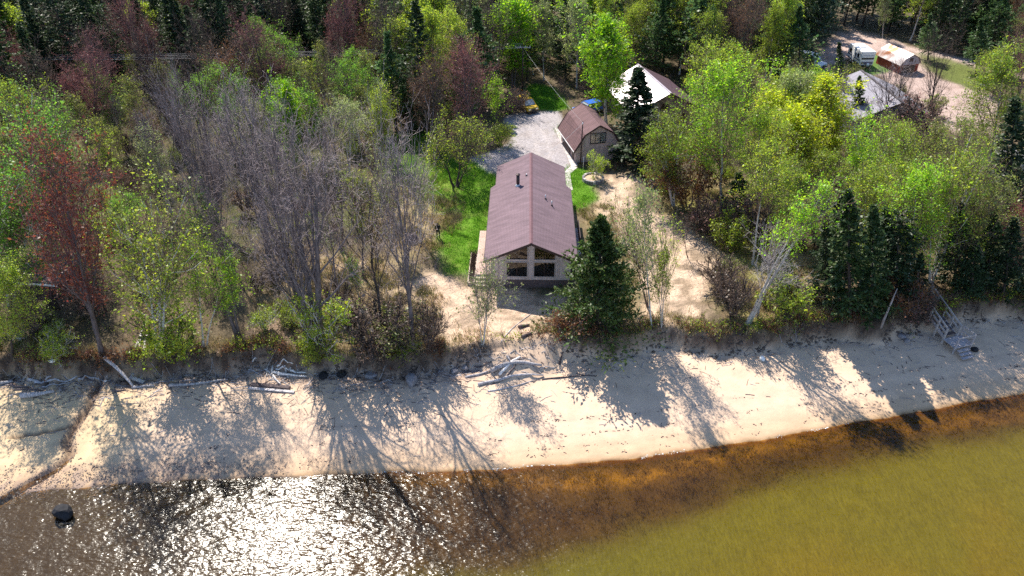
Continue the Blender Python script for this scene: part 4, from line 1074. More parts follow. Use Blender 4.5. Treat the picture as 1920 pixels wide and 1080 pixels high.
def conifer(key, seed, H=13, base=.07, half=1.7, r0=.16, whorls=26, per=6, droop=-.25, subs=9, prof=None, need=.30, nw=.085, up=.18, dens=3, nlift=.0, sublr=.42):
    rg = np.random.default_rng(seed)
    prof = prof or (lambda t: (1 - t) ** .85 * (1 - .12 * np.sin(t * 9)))
    P, Rr = stem(rg, 0, 0, H, r0, K=8, wob=.06, rend=.06)
    trunk = NB(); Rf = Rr.copy(); Rf[:, 0] *= 1.35; trunk.add(*tubes(P, Rf, 7), 0)
    n = whorls * per
    t = base + (1 - base) * ((np.arange(n) + rg.random(n) * 1.6) / (n + 2)) ** .95
    t = np.minimum(t, .985)
    az = np.arange(n) * 2.399 + rg.normal(0, .4, n)
    lim = rg.uniform(.62, 1.18, n); gap = rg.random(n) < .10; lim[gap] *= .4
    # lobed outline: sectors differ
    sec = 1 + .16 * np.sin(az * 2 + t * 5 + seed) + .1 * np.sin(az * 3 + t * 17)
    Lb = half * prof(t) * lim * sec + .12
    elev = droop + (.75 - droop) * t ** 1.6
    d = np.stack([np.cos(az) * np.cos(elev), np.sin(az) * np.cos(elev), np.sin(elev)], 1)
    K = 5; Q = np.zeros((n, K, 3)); zt = t * H
    Q[:, 0] = np.stack([np.interp(zt, P[0, :, 2], P[0, :, 0]), np.interp(zt, P[0, :, 2], P[0, :, 1]), zt], 1)
    for k in range(1, K):
        d = unit(d + np.array([0, 0, up / K * (k - 1)]) + .05 * rg.standard_normal(d.shape)); Q[:, k] = Q[:, k - 1] + d * (Lb / (K - 1))[:, None]
    RB = (.012 + .012 * Lb)[:, None] * np.linspace(1, .3, K)
    trunk.add(*tubes(Q, RB, 3), 0)
    S, RS = spawn(rg, Q, RB, subs, .18, 1.0, 52, 10, sublr, 3, -.1, .1, .6, lambda t: 1.1 - .6 * t, flat=.55)
    s_ = CROWN_RATIO[kind_of(key)] * H / (2 * np.percentile(np.hypot(S[..., 0], S[..., 1]), 93))
    if key != 'spruce1':
        S[..., :2] *= s_; Q[..., :2] *= s_
    crown = NB()
    # needle sprays: narrow kites along every twig
    A = np.concatenate([S, np.stack([Q[:, 2], .5 * (Q[:, 2] + Q[:, 3]), Q[:, 3]], 1), np.stack([Q[:, 3], .5 * (Q[:, 3] + Q[:, 4]), Q[:, 4]], 1)])
    V = []
    for j in range(dens):
        tt = (j + rg.random(len(A))) / dens
        f = tt * 2; i0 = np.minimum(f.astype(int), 1); w = (f - i0)[:, None]; ar = np.arange(len(A))
        c = A[ar, i0] * (1 - w) + A[ar, i0 + 1] * w
        tan = unit(A[ar, i0 + 1] - A[ar, i0])
        tan = unit(tan + .45 * rg.standard_normal(tan.shape) + np.array([0, 0, nlift]))
        sd_ = unit(np.cross(tan, rg.standard_normal(tan.shape) * .6 + np.array([0, 0, 1])))
        ln = (need * np.exp(rg.normal(0, .25, len(A))))[:, None]; wd = (nw * np.exp(rg.normal(0, .3, len(A))))[:, None]
        V.append(np.stack([c - tan * ln * .35, c + sd_ * wd, c + tan * ln * .65, c - sd_ * wd], 1))
    V = np.concatenate(V).reshape(-1, 3)
    crown.add(V, np.arange(len(V)).reshape(-1, 4), 0)
    PROTO[key] = (trunk, crown, H)

umb = lambda t: .62 + .75 * np.sin(np.clip(t, 0, 1) * PI * .9)
oval = lambda t: .35 + .95 * np.sin(np.clip(t * .92 + .06, 0, 1) * PI)
# bare maples and ashes
broadleaf('bare0', 11, 15, 3, 1, .26, 3.2, 11, .26, 40, .34, umb, .5, 6, 6, 2, finer=.010)
broadleaf('bare1', 12, 14, 1, 1, .24, 1, 18, .24, 44, .42, umb, .55, 6, 6, 2, finer=.010)
broadleaf('bare2', 13, 13, 2, 1, .19, 2.2, 12, .3, 36, .34, umb, .6, 6, 5, 2, finer=.010)
broadleaf('bare3', 14, 9, 1, 1, .10, 1, 15, .25, 42, .36, oval, .4, 6, 5, 2, finer=.009)
# budding and leafing maples (bud quads dense)
broadleaf('bud0', 21, 13, 2, 1, .18, 2.2, 15, .26, 36, .34, umb, .6, 7, 6, 5, 5500, .09, .12, bud=True)
broadleaf('bud1', 22, 12, 1, 1, .17, 1, 22, .2, 40, .40, oval, .6, 7, 6, 4, 7000, .09, .12, bud=True)
broadleaf('red0', 23, 14, 2, 1, .20, 2.4, 15, .3, 38, .34, umb, .55, 7, 6, 3, 7500, .14, .16, clump=1.8)
# birches
broadleaf('birch0', 31, 12, 3, 1, .14, 2.6, 12, .24, 44, .34, umb, .25, 7, 6, 2, 11500, .125, .2, clump=3)
broadleaf('birch1', 32, 13, 1, 1, .14, 1, 20, .22, 44, .34, oval, .2, 7, 6, 2, 13000, .125, .2, limb_mat=1, clump=3)
broadleaf('birch2', 33, 11, 4, 1, .11, 2.8, 10, .22, 46, .36, umb, .15, 6, 6, 2, 12000, .125, .2, clump=3)
broadleaf('birch3', 34, 12, 2, 1, .12, 1.6, 12, .34, 44, .30, oval, .2, 6, 5, 2, 8000, .125, .18, limb_mat=1, clump=3)
broadleaf('leanbirch', 36, 14, 2, 1, .21, .7, 12, .60, 42, .20, oval, .2, 7, 6, 2, 3600, .15, .2)
broadleaf('birch4', 37, 12, 3, 1, .15, 2.8, 11, .26, 46, .36, umb, .2, 6, 6, 2, 6200, .14, .18, clump=3.4)
# aspens, narrow and full
broadleaf('aspen0', 41, 14, 1, 1, .16, 1, 28, .14, 42, .27, oval, .5, 7, 6, 1, 17000, .17, .2, limb_mat=1, clump=2)
broadleaf('aspen1', 42, 13, 2, 1, .13, 1.2, 20, .16, 40, .27, oval, .55, 7, 6, 1, 15000, .17, .2, limb_mat=1, clump=2)
broadleaf('aspen2', 43, 14, 1, 1, .15, 1, 24, .26, 42, .28, oval, .45, 7, 5, 1, 9000, .16, .18, limb_mat=1)
# thin sparse leafers
broadleaf('thin0', 51, 11, 1, 1, .10, 1, 16, .3, 38, .30, oval, .4, 6, 5, 2, 3200, .14, .16, limb_mat=1)
broadleaf('thin1', 52, 10, 3, 1, .08, 1.8, 9, .25, 36, .34, umb, .5, 6, 5, 2, 3400, .13, .16, limb_mat=1)
broadleaf('apple', 53, 6, 3, 1, .13, 2.6, 10, .35, 55, .46, umb, .5, 7, 6, 2, 5200, .12, .14, clump=2)
# shrubs
broadleaf('shrub0', 61, 2.6, 7, 1, .03, 1.2, 6, .15, 40, .42, umb, .4, 5, 4, 0, 2600, .11, .12, finer=.007)
broadleaf('shrub1', 62, 2.2, 8, 1, .028, 1.1, 7, .15, 42, .44, umb, .4, 5, 4, 2, 500, .08, .1, finer=.007, bud=True)
broadleaf('shrub2', 63, 3.6, 6, 1, .04, 1.3, 7, .12, 38, .4, oval, .5, 5, 5, 0, 4200, .11, .12, finer=.007)
# conifers
conifer('spruce0', 71, 14, .08, 1.55, .15)
conifer('spruce1', 72, 12, .05, 1.9, .15, prof=lambda t: (1 - t) ** .75)
conifer('spruce2', 73, 15, .2, 1.25, .14, 24, 6, -.3, 8, lambda t: .35 + .8 * (1 - t) ** .8 * np.sin(np.clip(t * 1.5 + .25, 0, 1.57)))
conifer('pine0', 74, 14, .18, 2.3, .18, 20, 6, .02, 9, lambda t: np.sin(np.clip(t * 1.0 + .2, 0, 1) * PI) ** .7 * .9 + .12, need=.36, nw=.13, nlift=.4, up=.5)
conifer('young0', 75, 5, .02, 1.25, .07, 15, 6, -.05, 8, need=.26, nw=.075)
conifer('bigspruce', 76, 12.2, .03, 4.2, .3, 34, 9, -.12, 14, lambda t: (1 - t) ** 1.0 * (.9 + .2 * np.sin(t * 23)) + .02, need=.34, nw=.085, up=.45, dens=4, nlift=.25, sublr=.34)

TREE_ME = {}
LOOK = {
 'bare_grey': ('bark_grey', 'twig_grey', 'leaf_greybud'), 'bare_brown': ('bark_dark', 'twig_brown', 'leaf_greybud'), 'bare_dark': ('bark_dark', 'twig_brown', 'leaf_bud'),
 'bud_pink': ('bark_grey', 'twig_red', 'leaf_bud'), 'bud_brown': ('bark_grey', 'twig_brown', 'leaf_rust'), 'red': ('bark_grey', 'twig_red', 'leaf_red'), 'mid': ('bark_birch', 'twig_brown', 'leaf_mid'), 'crimson': ('bark_dark', 'twig_red', 'leaf_crimson'),
 'rust': ('bark_grey', 'twig_brown', 'leaf_rust'), 'green': ('bark_birch', 'twig_brown', 'leaf_green'), 'fresh': ('bark_birch', 'twig_brown', 'leaf_fresh'), 'lime': ('bark_birch', 'twig_brown', 'leaf_lime'),
 'limed': ('bark_grey', 'twig_brown', 'leaf_lime'), 'yellow': ('bark_birch', 'twig_brown', 'leaf_yellow'), 'olive': ('bark_grey', 'twig_brown', 'leaf_olive'), 'pale': ('bark_birch', 'twig_grey', 'leaf_pale'),
 'greend': ('bark_dark', 'twig_brown', 'leaf_green'), 'dead': ('bark_dead', 'bark_dead', 'leaf_greybud'),
 'dark': ('bark_dark', 'needle_dark', None), 'spruce': ('bark_dark', 'needle_spruce', None), 'blue': ('bark_dark', 'needle_blue', None), 'soft': ('bark_dark', 'needle_soft', None), 'big': ('bark_dark', 'needle_big', None),
}
BASE = {}
def tree_mesh(shape_, look):
    k = (shape_, look)
    if k not in TREE_ME:
        if shape_ not in BASE:
            tk, cr, H = PROTO[shape_]
            l = LOOK[look]
            BASE[shape_] = (tk.mesh('trunk', [M[l[0]], M[l[1]]]), cr.mesh('crown', [M[l[1]], M[l[2] or l[1]]]))
        TREE_ME[k] = BASE[shape_]
    return TREE_ME[k]
n_tree = 0
TREES = []          # every placed tree's foot, for spacing
def put_tree(name, cat, shape_, look, x, y, H, label, group=None, wide=1.0, lean=(0, 0), rz=None, z=None):
    """lean is the sideways offset of the top in metres"""
    global n_tree
    n_tree += 1
    H0 = PROTO[shape_][2]; s = H / H0
    tm, cm = tree_mesh(shape_, look)
    t = bpy.data.objects.new(name, None); COL.objects.link(t); t.empty_display_size = .3
    z = gz(x, y) - .08 if z is None else z
    rz = (n_tree * 2.399) % 6.283 if rz is None else rz
    dirv = Vector((lean[0], lean[1], max(H, .1))).normalized()
    q = Vector((0, 0, 1)).rotation_difference(dirv).to_matrix().to_4x4()
    t.matrix_world = Matrix.Translation((x, y, z)) @ q @ Matrix.Rotation(rz, 4, 'Z') @ Matrix.Diagonal((s * wide, s * wide, s, 1))
    tag(t, label, cat, group)
    l = LOOK[look]
    for nm, me, mats in (('trunk', tm, [l[0], l[1] if kind_of(shape_) in ('birch', 'aspen', 'thin', 'leanbirch') else l[0]]), ('crown', cm, [l[1], l[2] or l[1]])):
        o = bpy.data.objects.new(nm, me); COL.objects.link(o); o.parent = t
        for i, mn in enumerate(mats):
            if i < len(o.material_slots):
                o.material_slots[i].link = 'OBJECT'; o.material_slots[i].material = M[mn]
    TREES.append((x, y, .5 * CROWN_RATIO[kind_of(shape_)] * H * wide))
    return t
CATN = {'bare': 'bare_maple_tree', 'bud': 'budding_maple_tree', 'red': 'red_maple_tree', 'birch': 'birch_tree', 'leanbirch': 'birch_tree', 'aspen': 'aspen_tree', 'thin': 'young_tree', 'apple': 'apple_tree', 'shrub': 'shrub',
        'spruce': 'spruce_tree', 'pine': 'pine_tree', 'young': 'young_spruce_tree', 'bigspruce': 'spruce_tree'}
CATC = {'bare': 'bare tree', 'bud': 'maple', 'red': 'maple', 'birch': 'birch', 'leanbirch': 'birch', 'aspen': 'aspen', 'thin': 'young tree', 'apple': 'apple tree', 'shrub': 'shrub', 'spruce': 'spruce', 'pine': 'pine', 'young': 'spruce', 'bigspruce': 'spruce'}
def T(shape_, look, bx, by, tx, ty, label, wide=1.0, rz=None, group=None):
    """a tree with its foot at picture point (bx, by) on the ground and its tip at (tx, ty)"""
    x, y, z = gat(bx, by)
    xt, zt = height_at(y, tx, ty)
    H = max(zt - z, .8)
    ln = (max(-.8, min(.8, (xt - x) / H)) * H, 0)
    k = kind_of(shape_)
    return put_tree(CATN[k], CATC[k], shape_, look, x, y, H * 1.0, label, group, wide, ln, rz)
# ---- trees and shrubs that the photograph lets one single out
HAND = [
 # along the beach, left to right
 ('birch1', 'greend', 22, 668, 18, 520, 'dark trunked leafy tree cut by the left edge above the driftwood', 1.3),
 ('red0', 'red', 192, 668, 108, 348, 'tall rust red maple leaning left beside the dark cabin', .9),
 ('birch4', 'green', 300, 664, 300, 436, 'big spreading green birch with crooked white limbs near the shore', 1.3),
 ('birch3', 'fresh', 385, 650, 392, 480, 'smaller green birch against the right flank of the spreading birch', 1.1),
 ('bare0', 'bare_grey', 600, 655, 545, 305, 'largest bare grey tree with several trunks on the bluff', 1.15),
 ('bare1', 'bare_grey', 578, 632, 500, 350, 'bare tree with a thick leaning trunk left of the largest bare tree', 1.0),
 ('bare2', 'bare_grey', 776, 650, 752, 335, 'slender bare grey tree between the boulder and the house', .95),
 ('bare3', 'bare_brown', 722, 632, 690, 400, 'thin dark bare tree just left of the slender grey tree', 1.1),
 ('bare2', 'bare_grey', 447, 628, 385, 400, 'bare tree leaning left behind the spreading green birch', .9),
 ('thin1', 'pale', 905, 645, 908, 520, 'small pale leafed clump of birch stems on the sand before the house', 1.25),
 ('bigspruce', 'big', 1122, 612, 1126, 405, 'broad dark spruce standing beside the big gable windows', 1.0),
 ('thin0', 'pale', 1222, 612, 1208, 380, 'slim pale leafed birch just right of the broad spruce', .7),
 ('thin1', 'green', 1240, 612, 1240, 470, 'low bright leafed young birch at the foot of the slim pale birch', .85),
 ('thin1', 'olive', 1215, 575, 1185, 420, 'wispy young tree on the sand behind the broad spruce', .8),
 ('bare3', 'dead', 1420, 596, 1450, 470, 'silvery dead tree with spiky limbs at the foot of the leaning birch', 1.5),
 ('leanbirch', 'fresh', 1402, 606, 1540, 345, 'long white birch leaning right over the bluff', .9),
 ('shrub0', 'greend', 1475, 600, 1475, 540, 'round green bush at the bluff edge right of the silvery dead tree', 1.2),
 ('shrub1', 'bare_brown', 1375, 592, 1375, 540, 'brown brush left of the silvery dead tree', 1.3),
 ('spruce1', 'spruce', 1592, 592, 1590, 345, 'dark spruce at the bluff nearest the blue grey shed', 1.1),
 ('spruce0', 'dark', 1548, 565, 1550, 395, 'dark spruce just right of the leaning birch trunk', 1.0),
 ('spruce1', 'spruce', 1634, 592, 1638, 375, 'dark spruce at the bluff left of the broken white stump', 1.1),
 ('spruce0', 'spruce', 1655, 560, 1662, 380, 'tall spruce in the clump above the broken white stump', 1.2),
 ('spruce1', 'dark', 1720, 575, 1728, 470, 'short dark spruce at the head of the beach stairs', 1.2),
 ('spruce0', 'spruce', 1575, 545, 1575, 350, 'tall slim spruce in front of the blue grey shed', 1.3),
 ('spruce2', 'dark', 1680, 572, 1686, 395, 'slim dark spruce between the broken stump and the stairs', 1.6),
 ('spruce0', 'dark', 1790, 540, 1800, 370, 'tall dark spruce rising behind the head of the beach stairs', 1.4),
 ('spruce1', 'spruce', 1850, 535, 1865, 390, 'spruce standing back from the bluff near the right edge', 1.4),
 ('birch1', 'fresh', 1700, 545, 1722, 345, 'bright green birch whose white trunk rises left of the beach stairs', 1.15),
 ('birch0', 'green', 1745, 530, 1790, 330, 'wide green birch rising behind the beach stairs', 1.2),
 ('birch3', 'green', 1655, 500, 1668, 330, 'green birch behind the spruces right of the blue grey shed', 1.15),
 ('birch2', 'olive', 1800, 520, 1852, 360, 'olive green birch to the right of the beach stairs', 1.2),
 ('spruce1', 'dark', 1815, 568, 1830, 440, 'dense dark spruce right of the beach stairs', 1.3),
 ('spruce0', 'dark', 1880, 560, 1905, 400, 'dark spruce at the bluff near the right edge', 1.3),
 ('spruce1', 'dark', 1940, 560, 1965, 380, 'dark spruce cut by the right edge above the beach', 1.3),
 ('spruce0', 'dark', 1890, 420, 1905, 165, 'tallest dark spruce on the right side before the cottage', 1.25),
 ('bud1', 'crimson', 1885, 480, 1905, 400, 'small crimson leafed tree below the cottage roof at the right edge', 1.1),
 # middle right
 ('birch1', 'fresh', 1352, 398, 1355, 165, 'tall fresh green birch with a bare white lower trunk beyond the dry grass', 1.15),
 ('young0', 'spruce', 1388, 402, 1388, 322, 'little dark spruce beside the tall fresh green birch', 1.2),
 ('birch2', 'green', 1262, 385, 1245, 235, 'yellowish green many stemmed tree right of the garage', 1.15),
 ('shrub2', 'rust', 1285, 388, 1285, 300, 'rust brown bush at the right flank of the tree beside the garage', 1.3),
 ('shrub1', 'bare_dark', 1330, 440, 1330, 395, 'dark brown bush where the sand meets the dry grass', 1.8),
 ('bare3', 'bare_brown', 1290, 482, 1278, 415, 'little bare tree standing on the open sand', 1.0),
 ('aspen1', 'yellow', 1455, 335, 1458, 190, 'yellow green aspen at the left of the bright pair', 1.6),
 ('aspen0', 'yellow', 1545, 335, 1550, 165, 'brightest yellow aspen below the grey shingled roof', 1.6),
 ('aspen2', 'pale', 1490, 320, 1490, 155, 'pale green aspen between the two yellow aspens', 1.3),
 ('aspen1', 'yellow', 1500, 375, 1502, 215, 'lower yellow aspen in front of the pale green one', 1.5),
 ('birch1', 'green', 1420, 400, 1425, 235, 'green birch between the tall fresh birch and the yellow aspens', 1.1),
 ('birch0', 'fresh', 1490, 455, 1485, 335, 'bright green crown left of the leaning white trunk', 1.1),
 ('birch3', 'green', 1560, 420, 1556, 290, 'green birch above the blue grey shed', 1.2),
 ('birch2', 'fresh', 1620, 430, 1622, 260, 'wide fresh green birch right of the yellow aspens', 1.15),
 ('birch0', 'green', 1690, 400, 1690, 255, 'green birch below the bare dark tree', 1.1),
 ('birch3', 'olive', 1770, 400, 1790, 235, 'thin olive birch with white stems below the dirt road', 1.2),
 ('birch1', 'green', 1850, 340, 1880, 135, 'tall green birch left of the tallest spruce on the right', 1.15),
 ('bare1', 'bare_dark', 1738, 238, 1762, 105, 'bare black limbed tree in front of the red barn', 1.05),
 ('bare3', 'bare_dark', 1690, 250, 1690, 130, 'thin bare reddish tree left of the black limbed tree', 1.2),
 ('bare3', 'bare_grey', 1660, 262, 1664, 140, 'thin bare grey tree before the grey shingled roof', 1.2),
 ('shrub1', 'bare_dark', 1680, 268, 1680, 215, 'reddish brush at the feet of the thin bare trees', 2.4),
 ('shrub1', 'bare_dark', 1722, 262, 1722, 215, 'reddish brush below the black limbed tree', 2.0),
 ('spruce0', 'dark', 1576, 205, 1574, 72, 'narrow spruce between the white van and the travel trailer', .95),
 ('spruce1', 'spruce', 1608, 240, 1612, 138, 'spruce standing against the grey shingled roof', 1.15),
 ('pine0', 'soft', 1498, 165, 1500, 5, 'tall soft green pine left of the white van', 1.1),
 ('pine0', 'soft', 1740, 112, 1745, 22, 'soft green pine above the red barn', 1.2),
 ('pine0', 'soft', 1830, 138, 1840, 30, 'soft green pine by the dirt road behind the white chair', 1.2),
 ('pine0', 'soft', 1880, 145, 1895, 45, 'soft green pine nearest the right edge by the dirt road', 1.1),
 ('aspen2', 'pale', 1655, 72, 1660, -10, 'pale thin stemmed tree beside the dirt road above the barn', .8),
 ('bare2', 'crimson', 1900, 215, 1912, 92, 'crimson budding maple at the right edge by the dirt road', 1.3),
 ('thin0', 'greend', 1836, 172, 1852, 105, 'leafing tree with a dark trunk left of the white chair', 1.3),
 ('thin0', 'greend', 1853, 170, 1872, 100, 'leafing tree with a dark trunk right of the white chair', 1.3),
 ('bare3', 'bare_grey', 1575, 225, 1560, 150, 'grey bare thicket tree below the white van', 1.6),
 ('bud1', 'rust', 1440, 255, 1440, 180, 'rust red bush like tree behind the yellow aspens', 1.3),
 # round the garage and the drive
 ('spruce1', 'dark', 1196, 306, 1195, 125, 'tall dark spruce standing between the garage and the white roof', 2.1),
 ('aspen0', 'lime', 1136, 240, 1140, 60, 'brightest lime aspen just behind the garage', 1.55),
 ('aspen1', 'lime', 1090, 128, 1087, -22, 'bright lime aspen at the top edge above the back lawn', 1.5),
 ('aspen1', 'limed', 962, 165, 962, 18, 'yellow lime aspen left of the pale trunks by the back lawn', 1.5),
 ('aspen2', 'pale', 1020, 150, 1018, 25, 'pale aspen with twin white trunks behind the back lawn', 1.1),
 ('aspen2', 'green', 1000, 140, 990, 70, 'loose green aspen behind the yellow lime aspen', 1.3),
 ('bud1', 'bud_pink', 882, 272, 873, 122, 'big rosy budding maple left of the gravel drive', 1.3),
 ('bud0', 'bud_brown', 820, 278, 797, 140, 'brown budding maple with a forked trunk left of the rosy maple', 1.25),
 ('apple', 'greend', 855, 350, 858, 262, 'open crowned yellow green apple tree on the lawn left of the house', 1.15),
 ('thin0', 'limed', 932, 262, 930, 158, 'small yellow green tree between the rosy maple and the drive', 1.1),
 ('shrub2', 'greend', 938, 275, 938, 238, 'dark green bush at the edge of the gravel drive', 1.3),
 ('bare3', 'bare_brown', 1065, 205, 1052, 150, 'dark leaning bare tree at the right of the back lawn', 1.0),
 ('shrub1', 'bud_brown', 965, 212, 965, 182, 'brown brush beside the yellow car', 1.8),
 ('spruce0', 'dark', 1128, 130, 1128, 10, 'narrow dark spruce between the two brightest lime aspens', 1.0),
 ('spruce0', 'dark', 905, 170, 903, 45, 'narrow dark spruce left of the yellow lime aspen', 1.0),
 ('spruce2', 'dark', 825, 190, 822, 40, 'narrow dark spruce behind the rosy maple', 1.1),
 ('aspen2', 'green', 752, 200, 745, 55, 'loose green aspen left of the narrow spruces', 1.5),
 ('birch0', 'green', 858, 150, 855, 55, 'olive green crown behind the rosy maple', 1.3),
 ('aspen1', 'limed', 840, 120, 835, -10, 'lime aspen at the top edge beside the crimson maple', .9),
 ('red0', 'crimson', 797, 112, 795, 15, 'small crimson maple in the forest at the top', 1.0),
 ('red0', 'crimson', 912, 100, 910, 0, 'small red maple by the top edge right of the lime aspen', .8),
 ('bud0', 'bud_pink', 650, 185, 636, 0, 'tall thin rosy maple at the top edge left of centre', .9),
 # left middle
 ('aspen0', 'lime', 548, 335, 538, 180, 'cone shaped lime aspen alone among grey trees at left', 1.05),
 ('birch1', 'olive', 470, 340, 466, 212, 'rounded yellow green tree left of the cone shaped lime aspen', 1.15),
 ('birch0', 'mid', 75, 480, 70, 258, 'vivid green birch near the left edge behind the red maple', 1.35),
 ('birch2', 'mid', 20, 570, 8, 330, 'vivid green birch cut by the left edge', 1.3),
 ('birch3', 'mid', 250, 470, 232, 372, 'green crown peeping between the red maple and the bare trees', 1.2),
 ('bud0', 'rust', 245, 420, 240, 335, 'low rust red bush like maple above the spreading birch', 1.2),
 ('birch3', 'pale', 655, 330, 655, 200, 'pale green crown at the left end of the field', 1.3),
 ('birch2', 'green', 712, 300, 712, 185, 'bushy green tree where the field meets the forest', 1.0),
 ('bare0', 'bare_brown', 335, 275, 300, 150, 'wide bare brown maple in the left thicket', 1.2),
 ('bud0', 'bud_pink', 185, 275, 148, 122, 'rosy topped maple in the left thicket', 1.2),
 ('bud0', 'bud_pink', 512, 235, 495, 85, 'purple pink budding maple below the power line', 1.3),
 ('bud1', 'bud_brown', 445, 250, 428, 120, 'brown budding maple left of the purple pink maple', 1.35),
 ('bare1', 'bare_grey', 345, 300, 330, 190, 'bare maple in front of the wide brown maple', 1.0),
 ('bare1', 'bare_grey', 437, 492, 345, 250, 'tall bare grey tree leaning left in the middle of the left thicket', .75),
 ('bare2', 'bare_grey', 415, 480, 372, 270, 'bare grey tree beside the leaning tall one in the left thicket', 1.0),
 ('bare0', 'bare_grey', 405, 430, 395, 262, 'many trunked bare grey tree below the rounded yellow green tree', 1.1),
 ('bare2', 'bare_grey', 560, 470, 520, 305, 'bare lavender tree behind the largest bare tree', .95),
 ('bare2', 'bare_grey', 640, 470, 620, 320, 'bare lavender tree between the largest bare tree and the field', 1.1),
 ('thin1', 'pale', 735, 470, 728, 330, 'whitish blossoming young tree left of the person', .95),
 ('thin1', 'pale', 788, 455, 785, 335, 'whitish blossoming bush right next to the person', .9),
 ('thin0', 'olive', 680, 520, 672, 350, 'thin olive tree left of the whitish blossoming tree', 1.2),
 ('bud1', 'rust', 708, 350, 700, 300, 'small rust brown shrubby tree at the lower edge of the field', 1.2),
 ('bare3', 'bare_brown', 832, 432, 868, 392, 'bent bare tree leaning right behind the person', 1.2),
 ('aspen2', 'green', 262, 140, 255, 15, 'pale green aspen standing out of the dark spruces at upper left', 1.2),
 ('aspen1', 'green', 35, 160, 30, 25, 'yellow green aspen among spruces in the upper left corner', 1.5),
 # shrubs along the bluff at left
 ('shrub0', 'green', 108, 690, 108, 640, 'yellow green bush at the bluff edge above the driftwood at left', 1.4),
 ('shrub0', 'greend', 315, 680, 315, 610, 'dense green bush below the spreading green birch', 1.4),
 ('shrub2', 'green', 612, 672, 608, 572, 'upright green bush at the trunk of the largest bare tree', 1.1),
 ('shrub2', 'greend', 585, 680, 585, 635, 'low green bush right above the boards on the sand', 1.2),
 ('shrub1', 'bare_brown', 700, 660, 700, 600, 'brown brush below the thin dark bare tree', 2.0),
 ('shrub0', 'olive', 745, 655, 745, 610, 'olive brush at the foot of the slender grey tree', 1.8),
 ('shrub1', 'bare_brown', 805, 650, 805, 600, 'tangled brown brush on the bluff above the boulder', 1.2),
 ('shrub0', 'rust', 1062, 640, 1062, 600, 'orange brown bush at the left foot of the broad spruce', 1.5),
 ('shrub0', 'greend', 1372, 470, 1372, 420, 'green bush among the dry grass', 1.2),
 ('shrub1', 'bud_brown', 1420, 430, 1420, 385, 'brown bush among the dry grass', 1.8),
 ('shrub1', 'bare_brown', 1350, 545, 1350, 505, 'sparse brown bush at the right edge of the sand', 1.7),
 ('shrub0', 'rust', 1700, 590, 1700, 540, 'orange brown bush beside the broken white stump', 1.3),
 ('shrub1', 'bare_dark', 1718, 610, 1718, 565, 'dark red brush left of the beach stairs', 1.4),
]
for h in HAND: T(*h[:7], wide=h[7])

# ---- the rest of the woodland
rg = np.random.default_rng(99)
KEEP = [P_drive, P_lawn_back, P_lawn_left, P_field, P_lawn_right, P_lawn_strip, P_sand_r, P_sand_f, P_lot, P_trailer_grass, P_lawn_far, P_lawn_e]
BUILT = [(1.8, 62, 11.5), (10, 82, 5.5), (19, 95, 8), (48, 92, 9), (61, 114, 5), (55, 115, 5), (49, 116, 4), (-41, 52, 4.5), (32, 64, 4), (60, 78, 6), (9.3, 74.6, 2.5), (2, 95, 4), (7, 95, 4)]
def free(x, y, r):
    for px, py, pr in BUILT:
        if (x - px) ** 2 + (y - py) ** 2 < pr * pr: return False
    for px, py, pr in TREES:
        if (x - px) ** 2 + (y - py) ** 2 < (r + pr * .5) ** 2: return False
    xa, ya = np.array([x]), np.array([y])
    for p in KEEP:
        if poly_mask(xa, ya, p, .9, 0)[0] > .2: return False
    return True
SIGHT = [(1165, 122, 1292, 196), (1160, 130, 1232, 296), (1040, 196, 1160, 308), (1625, 128, 1690, 160), (1505, 62, 1730, 142), (1735, 100, 1925, 150), (1740, 160, 1870, 232), (985, 160, 1068, 212), (920, 214, 1072, 322), (745, 255, 862, 345), (1515, 92, 1548, 132),
         (34, 512, 100, 565), (745, 255, 925, 520), (1140, 330, 1330, 470), (1090, 310, 1140, 350)]
def blocks(x, y, H, k):
    fx_, fy_ = pix(x, y, 2.9); tx_, ty_ = pix(x, y, 2.9 + H)
    w = CROWN_RATIO[k] * H * .5 * FPX / (y * cp_ + (CZ - 3) * sp_)
    for x0, y0, x1, y1 in SIGHT:
        if tx_ + w > x0 and tx_ - w < x1 and ty_ < y1 - 2 and fy_ > y0 + .5 * (y1 - y0): return True
    return False
def pix(x, y, z=3.0):
    dy, dz = y, z - CZ
    dep = dy * cp_ - dz * sp_
    return 960 + FPX * x / dep, 540 - FPX * (dy * sp_ + dz * cp_) / dep
